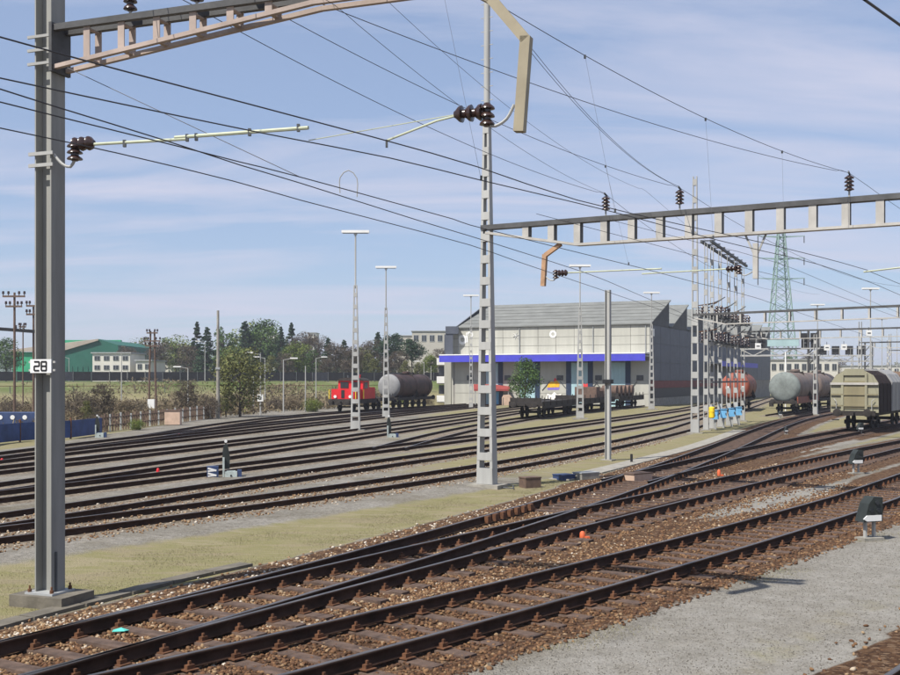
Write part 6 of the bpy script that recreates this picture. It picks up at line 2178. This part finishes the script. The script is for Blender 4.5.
for s in (-1.5, 1.5):
    MB().lathe((p.x + s, p.y - 1.0, 0.3), (0, 1, 0), [(0, 0.34), (0.12, 0.34)], 14).build('wheel', m_brake, t, True)
p = un(187, 424.5)
t = thing('small_cabinet', 'small tan cabinet by the picket fence', 'cabinet', (p.x - 1, p.y, GZ))
MB().box((p.x - 1, p.y, 0.5), (1.1, 0.6, 1.0)).build('body', m_tan, t, True)
MB().box((p.x - 1, p.y, 1.03), (1.2, 0.7, 0.07)).build('lid', m_brownbox, t, True)
p = un(152.5, 416)
t = thing('white_cabinet', 'white meter box at the foot of the crossarm pole', 'cabinet', (p.x, p.y - 0.4, 0.6))
MB().box((p.x, p.y - 0.4, 1.1), (0.6, 0.3, 0.8)).build('body', m_white, t, True)
MB().bar((p.x, p.y - 0.4, GZ), (p.x, p.y - 0.4, 0.7), 0.1, 0.1).build('stand', m_grey, t, True)

# parked car on the road
p = roadpt((208 - 0) * 0 + 34, 4.0)
t = thing('parked_car', 'white car on the raised road below the trees', 'car', (p.x, p.y, gz(p.x, p.y) + 0.06), math.atan2(ROADD[1], ROADD[0]))
MB().prism([(-2.1, 0.3), (2.1, 0.3), (2.15, 0.7), (1.9, 0.85), (1.0, 0.95), (0.4, 1.42), (-1.1, 1.45), (-1.75, 0.98), (-2.1, 0.9)], (0, -0.85, 0), (1, 0, 0), (0, 0, 1), (0, 1.7, 0)).build('body', m_white, t)
MB().prism([(0.85, 0.97), (0.38, 1.36), (-1.05, 1.38), (-1.5, 0.98)], (0, -0.87, 0), (1, 0, 0), (0, 0, 1), (0, 1.74, 0)).build('windows', m_glass, t)
for s in (-1.3, 1.35):
    for q_ in (-0.88, 0.72):
        MB().lathe((s, q_, 0.3), (0, 1, 0), [(0, 0.31), (0.18, 0.31)], 14).build('wheel', m_black, t)

# hill
m_hill = mat('wooded_hill', (0.09, 0.12, 0.09), 0.95, 0, 0.35, 0.03, 0)
vs, fs = [], []
nxh, nyh = 60, 14
for j in range(nyh):
    for i in range(nxh):
        x = -900 + 1000 * i / (nxh - 1)
        y = 850 + 500 * j / (nyh - 1)
        e = math.sin(math.pi * i / (nxh - 1)) ** 0.7 * math.sin(math.pi * min(1, (j + 0.0) / (nyh - 1)))
        z = 44 * e * (0.75 + 0.25 * math.sin(i * 0.55 + 1) * math.cos(i * 0.21)) + 3.0 * math.sin(i * 1.9 + j * 2.3) * e - 1
        vs.append((x, y, z))
for j in range(nyh - 1):
    for i in range(nxh - 1):
        k = j * nxh + i
        fs.append((k, k + 1, k + nxh + 1, k + nxh))
o = MB().add(vs, fs).build('hill', m_hill, None, False, True)
tag(o, 'low wooded hill on the horizon at the left', None, kind='structure')


# ------------------------------------------------------------------ trees
def leaf_mat(name, stops):
    m = tone_mat(name, stops, 0.7)
    b_ = m.node_tree.nodes['Principled BSDF']
    b_.inputs['Subsurface Weight'].default_value = 0.0
    return m


LM = {
    'spring': leaf_mat('spring_leaf', [(0, (0.05, 0.075, 0.015)), (0.5, (0.12, 0.16, 0.03)), (1, (0.23, 0.25, 0.06))]),
    'green': leaf_mat('green_leaf', [(0, (0.025, 0.05, 0.012)), (0.5, (0.065, 0.12, 0.028)), (1, (0.13, 0.19, 0.05))]),
    'dark': leaf_mat('conifer_needle', [(0, (0.012, 0.028, 0.014)), (0.5, (0.03, 0.06, 0.028)), (1, (0.06, 0.095, 0.045))]),
    'bare': leaf_mat('bare_twig', [(0, (0.045, 0.035, 0.028)), (0.5, (0.095, 0.075, 0.055)), (1, (0.15, 0.125, 0.085))]),
    'olive': leaf_mat('olive_bud', [(0, (0.05, 0.052, 0.02)), (0.5, (0.115, 0.12, 0.038)), (1, (0.2, 0.21, 0.07))]),
    'scrub': leaf_mat('dry_scrub', [(0, (0.07, 0.05, 0.03)), (0.5, (0.15, 0.115, 0.07)), (1, (0.22, 0.19, 0.11))]),
}
m_bark = mat('bark', (0.08, 0.062, 0.048), 0.95, 0, 0.35, 3, 0.3)


def tree_meshes(kind, h, w_, n, leaf, seed, shape='round', trunk=0.25):
    """one trunk-and-limbs mesh and one crown of leaf faces"""
    r_ = np.random.default_rng(seed)
    tr_ = MB()
    limbs = []
    tr_.tube([(0, 0, -0.3), (r_.normal(0, .05), 0, h * 0.25), (r_.normal(0, .15), r_.normal(0, .15), h * 0.6), (0, 0, h * (0.96 if shape == 'cone' else 0.8))], 0.024 * h * 0.8, 7, 0.004 * h)
    nl = 9 if shape != 'cone' else 14
    for i in range(nl):
        a = 2.4 * i + r_.uniform(0, 1)
        if shape == 'cone':
            z0 = h * (0.12 + 0.78 * i / nl)
            e = (math.cos(a) * w_ * 0.42 * (1 - z0 / h), math.sin(a) * w_ * 0.42 * (1 - z0 / h), z0 - 0.03 * h)
        else:
            z0 = h * (trunk + 0.45 * i / nl)
            rr = w_ * r_.uniform(0.25, 0.42)
            e = (math.cos(a) * rr, math.sin(a) * rr, min(h * 0.95, z0 + h * r_.uniform(0.15, 0.35)))
        mid = (e[0] * 0.5, e[1] * 0.5, (z0 + e[2]) / 2 + 0.02 * h)
        tr_.tube([(0, 0, z0), mid, e], 0.009 * h, 5, 0.002 * h)
        limbs.append(e)
    tm = tr_.mesh('trunk', m_bark)
    # clump centres
    C = []
    nc = 150 if shape == 'cone' else 60
    while len(C) < nc:
        p = r_.uniform(-1, 1, 3)
        if shape == 'cone':
            f_ = (p[2] + 1) / 2
            f_ = f_ ** 1.15
            aa, rr = math.pi * p[0], (abs(p[1]) ** 0.5) * (1 - f_) ** 0.85 + 0.02
            C.append((math.cos(aa) * rr * w_ / 2, math.sin(aa) * rr * w_ / 2, h * (0.08 + 0.9 * f_)))
        else:
            if np.linalg.norm(p) > 1 or np.linalg.norm(p) < 0.35:
                continue
            lo = trunk if shape == 'round' else 0.03
            C.append((p[0] * w_ / 2 * 0.88, p[1] * w_ / 2 * 0.88, h * (lo + (0.97 - lo) * (p[2] + 1) / 2)))
    C = np.array(C)
    cs = r_.uniform(0.07, 0.17, nc) * w_
    if shape == 'cone':
        cs *= 0.75 * np.clip(1.25 - C[:, 2] / h, 0.3, 1)
    ct = r_.uniform(-0.22, 0.22, nc)
    i = r_.integers(0, nc, n)
    g = r_.normal(0, 1, (n, 3))
    g /= np.maximum(1, np.linalg.norm(g, axis=1, keepdims=True) * 0.75)
    P = C[i] + g * cs[i][:, None] * np.array([1, 1, 0.8 if shape != 'cone' else 0.5])
    P[:, 2] = np.clip(P[:, 2], 0.05, None)
    a = r_.normal(0, 1, (n, 3)); a /= np.linalg.norm(a, axis=1, keepdims=True)
    b_ = np.cross(a, r_.normal(0, 1, (n, 3))); b_ /= np.linalg.norm(b_, axis=1, keepdims=True)
    s = (leaf * r_.uniform(0.6, 1.3, n))[:, None]
    asp = 0.22 if kind == 'bare' else (0.3 if kind == 'scrub' else 0.62)
    V = np.stack([P - a * s, P - b_ * s * asp, P + a * s, P + b_ * s * asp], 1).reshape(-1, 3)
    tone = np.clip(0.45 + ct[i] + r_.normal(0, 0.16, n), 0, 1)
    cm = np_mesh('crown', V, np.arange(4 * n).reshape(-1, 4), LM[kind], np.repeat(tone, 4))
    return tm, cm


PROTO = {
    'spring0': tree_meshes('spring', 10, 7.5, 5200, 0.16, 11),
    'spring1': tree_meshes('spring', 10, 6, 4600, 0.16, 12),
    'green0': tree_meshes('green', 10, 6.5, 5200, 0.16, 13),
    'green1': tree_meshes('green', 10, 4.5, 4400, 0.15, 14, 'low'),
    'dark0': tree_meshes('dark', 10, 3.6, 5200, 0.15, 15, 'cone'),
    'dark1': tree_meshes('dark', 10, 4.6, 5600, 0.15, 16, 'cone'),
    'pine0': tree_meshes('dark', 10, 5.5, 3800, 0.16, 17, 'round', 0.5),
    'bare0': tree_meshes('bare', 10, 6, 4600, 0.22, 18),
    'bare1': tree_meshes('bare', 10, 5, 4000, 0.22, 19, 'low'),
    'olive0': tree_meshes('olive', 10, 7, 4400, 0.16, 20),
    'olive1': tree_meshes('olive', 10, 5, 3800, 0.16, 21, 'low'),
    'olive2': tree_meshes('olive', 10, 7.5, 5200, 0.15, 31, 'round', 0.12),
    'scrub0': tree_meshes('scrub', 10, 14, 4600, 0.34, 22, 'low'),
    'scrub1': tree_meshes('bare', 10, 13, 4600, 0.34, 23, 'low'),
    'bush0': tree_meshes('spring', 10, 13, 4600, 0.27, 24, 'low'),
}


def tree(proto, x, ytop, Y, lab, name='tree', cat='tree', wf=1.15, group=None, zb=None):
    X = (x - 450) / F * Y
    z0 = gz(X, Y) if zb is None else zb
    h = at(x, ytop, Y).z - z0
    t = thing(name, lab, cat, (X, Y, z0), random.uniform(0, 6.28), group)
    s = h / 10
    t.scale = (s * wf, s * wf, s)
    tm, cm = PROTO[proto]
    link('trunk', tm, t)
    link('crown', cm, t)
    return t


belt = [('green0', 6, 339, 210), ('spring1', -18, 345, 205), ('bare0', 128, 345, 215), ('olive0', 143, 337, 270), ('bare0', 160, 340, 235), ('spring0', 176, 335, 250), ('dark0', 197, 321, 240), ('dark1', 207, 326, 225),
        ('green1', 224, 324, 250), ('spring1', 236, 344, 215), ('dark1', 245, 320, 245), ('spring0', 256, 322, 260), ('green0', 264, 321, 250), ('dark0', 281, 326, 235), ('dark0', 291.5, 322, 245), ('spring1', 297, 340, 210),
        ('bare0', 303, 330, 240), ('bare1', 318, 332, 260), ('dark1', 328, 337, 225), ('bare0', 336, 341, 205), ('dark1', 344, 339, 240), ('bare0', 353, 345, 200), ('olive0', 361, 347, 205), ('bare0', 371, 338, 225), ('dark1', 378, 331, 240),
        ('pine0', 391, 333, 215), ('bare0', 399, 349, 190), ('pine0', 412, 338, 205), ('olive1', 405, 360, 185), ('spring1', 430, 353, 195), ('bare1', 440, 345, 230), ('olive1', 418, 362, 180), ('bare1', 187, 341, 230), ('olive1', 270, 355, 200),
        ('bare1', 325, 356, 190), ('bare1', 346, 358, 185), ('olive1', 375, 358, 190), ('dark0', 221, 335, 255), ('bare1', 286, 350, 205), ('green1', 312, 348, 215), ('bare1', 388, 354, 190)]
KN = {'green': 'fresh green broadleaf tree', 'spring': 'yellow green budding tree', 'bare': 'brown leafless tree', 'olive': 'olive tinged budding tree', 'dark': 'dark pointed conifer', 'pine': 'dark flat topped pine'}
import collections
cnt = collections.Counter()
belt.sort(key=lambda b: b[1])
kinds = collections.Counter(b[0][:-1] for b in belt)
ORD = ['leftmost', 'second', 'third', 'fourth', 'fifth', 'sixth', 'seventh', 'eighth', 'ninth', 'tenth', 'eleventh', 'twelfth', 'thirteenth', 'fourteenth', 'fifteenth']
for pk_, x, yt, Y in belt:
    k_ = pk_[:-1]
    i = cnt[k_]
    cnt[k_] += 1
    pos = 'leftmost' if i == 0 else ('rightmost' if i == kinds[k_] - 1 else ORD[i] + ' from the left')
    tree(pk_, x, yt, Y, '%s, %s of its kind behind the road' % (KN[k_], pos), group='tree belt behind the raised road')
tree('olive2', 240, 345, 97, 'yellow green tree right of the slim pale pole, before the bank', wf=1.1)
tree('green0', 525, 359, 118, 'small green tree standing before the blue canopy', wf=1.0)
shr = [('bare1', 104, 379, 78), ('scrub1', 75, 392, 82), ('scrub0', 120, 398, 86), ('scrub1', 138, 402, 95), ('bare1', 186, 376, 92), ('scrub0', 165, 404, 95), ('olive1', 226, 386, 96), ('scrub1', 205, 396, 92), ('scrub0', 245, 396, 112), ('scrub1', 275, 398, 116),
       ('scrub0', 292, 397, 118), ('bush0', 313, 398, 112), ('scrub1', 12, 400, 90), ('scrub0', 30, 404, 84), ('olive1', 88, 400, 80), ('scrub0', 62, 410, 72), ('scrub1', 96, 414, 70), ('bush0', 137, 419, 72), ('bush0', 20, 431, 60), ('scrub0', 150, 412, 84),
       ('bare1', 372, 386, 128), ('scrub1', 360, 392, 132), ('bush0', 402, 388, 150), ('scrub0', 428, 394, 140), ('scrub1', 415, 391, 150)]
shr.sort(key=lambda b: b[1])
cnt2 = collections.Counter()
SN = {'scrub0': 'dry tan scrub bush', 'scrub1': 'brown twiggy bush', 'bare1': 'tall bare shrub', 'olive1': 'olive budding shrub', 'bush0': 'light green bush'}
tot2 = collections.Counter(b[0] for b in shr)
for pk_, x, yt, Y in shr:
    i = cnt2[pk_]
    cnt2[pk_] += 1
    pos = 'leftmost' if i == 0 else ('rightmost' if i == tot2[pk_] - 1 else ORD[i] + ' from the left')
    tree(pk_, x, yt, Y, '%s, %s of its kind below the green bank' % (SN[pk_], pos), 'shrub', 'shrub', group='scrub below the green bank')
# trees beyond the gantries at the right
for pk_, x, yt, Y, lab in (('green0', 790, 357, 250, 'small green tree before the white shed at the right'), ('bare0', 812, 352, 330, 'bare tree behind the signal gantries'), ('olive0', 895, 362, 350, 'olive tree at the far right edge'), ('bare1', 838, 356, 340, 'bare shrub behind the farther signal gantry')):
    tree(pk_, x, yt, Y, lab, zb=0)

# dry undergrowth covering the foot of the bank: nobody could count it
n = 70000
Y_ = rng.uniform(66, 165, n)
xe = np.where(Y_ < 92, -21.5, np.interp(Y_, [92, 112, 125, 150], [-21.5, -15.5, -12, -8]))
X_ = xe - np.abs(rng.normal(0, 1, n)) * 24 - 0.5
ok = (X_ > -75)
X_, Y_ = X_[ok], Y_[ok]
zz = ground_z(X_, Y_)
dens = np.sin(X_ * 0.35 + 1) * np.sin(Y_ * 0.27) + 0.5 * np.sin(X_ * 0.9 - Y_ * 0.6)
ok = ((zz < 1.9) & (dens + rng.normal(0, 0.5, len(X_)) > -0.2)) | ((zz < 2.75) & (dens + rng.normal(0, 0.3, len(X_)) > 0.35))
X_, Y_, zz, dens = X_[ok], Y_[ok], zz[ok], dens[ok]
k = len(X_)
hgt = rng.uniform(0.1, 1.0, k) * (0.5 + 0.5 * np.clip(dens, 0, 1))
P = np.stack([X_, Y_, zz - 0.05 + hgt], 1)
a = rng.normal(0, 1, (k, 3)); a[:, 2] += 0.8; a /= np.linalg.norm(a, axis=1, keepdims=True)
b_ = np.cross(a, rng.normal(0, 1, (k, 3))); b_ /= np.linalg.norm(b_, axis=1, keepdims=True)
s = rng.uniform(0.12, 0.4, k)[:, None]
V = np.stack([P - a * s, P - b_ * s * 0.22, P + a * s, P + b_ * s * 0.22], 1).reshape(-1, 3)
me = np_mesh('undergrowth', V, np.arange(4 * k).reshape(-1, 4), LM['scrub'], np.repeat(np.clip(0.5 + rng.normal(0, 0.22, k), 0, 1), 4))
tag(link('undergrowth', me), 'dry brown undergrowth at the foot of the green bank', None, kind='stuff')

# far-off wood that reads as one mass behind the belt
n = 42000
cx_ = rng.uniform(-105, 6, 170)
cy_ = rng.uniform(262, 330, 170)
cx_ = cx_ * cy_ / 290
cz_ = rng.uniform(1.5, 9.5, 170) * (0.75 + 0.25 * np.sin(cx_ * 0.16))
cr_ = rng.uniform(2.0, 3.6, 170)
ct_ = rng.uniform(-0.3, 0.3, 170)
i_ = rng.integers(0, 170, n)
g = rng.normal(0, 1, (n, 3)); g /= np.maximum(1, np.linalg.norm(g, axis=1, keepdims=True) * 0.7)
P = np.stack([cx_[i_], cy_[i_], cz_[i_]], 1) + g * cr_[i_][:, None]
P[:, 2] = np.abs(P[:, 2])
a = rng.normal(0, 1, (n, 3)); a /= np.linalg.norm(a, axis=1, keepdims=True)
b_ = np.cross(a, rng.normal(0, 1, (n, 3))); b_ /= np.linalg.norm(b_, axis=1, keepdims=True)
s = rng.uniform(0.2, 0.45, n)[:, None]
V = np.stack([P - a * s, P - b_ * s * 0.45, P + a * s, P + b_ * s * 0.45], 1).reshape(-1, 3)
m_wood = tone_mat('mixed_wood', [(0, (0.02, 0.035, 0.018)), (0.35, (0.055, 0.07, 0.03)), (0.6, (0.085, 0.075, 0.05)), (1, (0.14, 0.15, 0.055))], 0.8)
me = np_mesh('far_wood', V, np.arange(4 * n).reshape(-1, 4), m_wood, np.repeat(np.clip(0.5 + ct_[i_] + rng.normal(0, 0.12, n), 0, 1), 4))
tag(link('far_wood', me), 'hazy mixed wood behind the tree belt', None, kind='stuff')

# ------------------------------------------------------------------ air
hz_m = bpy.data.materials.new('haze')
hz_m.use_nodes = True
nt = hz_m.node_tree
nt.nodes.clear()
out_ = nt.nodes.new('ShaderNodeOutputMaterial')
pv = nt.nodes.new('ShaderNodeVolumePrincipled')
pv.inputs['Color'].default_value = (0.86, 0.9, 1.0, 1)
pv.inputs['Density'].default_value = 0.00035
pv.inputs['Anisotropy'].default_value = 0.2
nt.links.new(pv.outputs[0], out_.inputs['Volume'])
hzb = MB().box((0, 1250, 29.0), (4900, 3600, 62)).build('haze', hz_m)
tag(hzb, 'pale spring haze over the yard and the hills', None, kind='stuff')
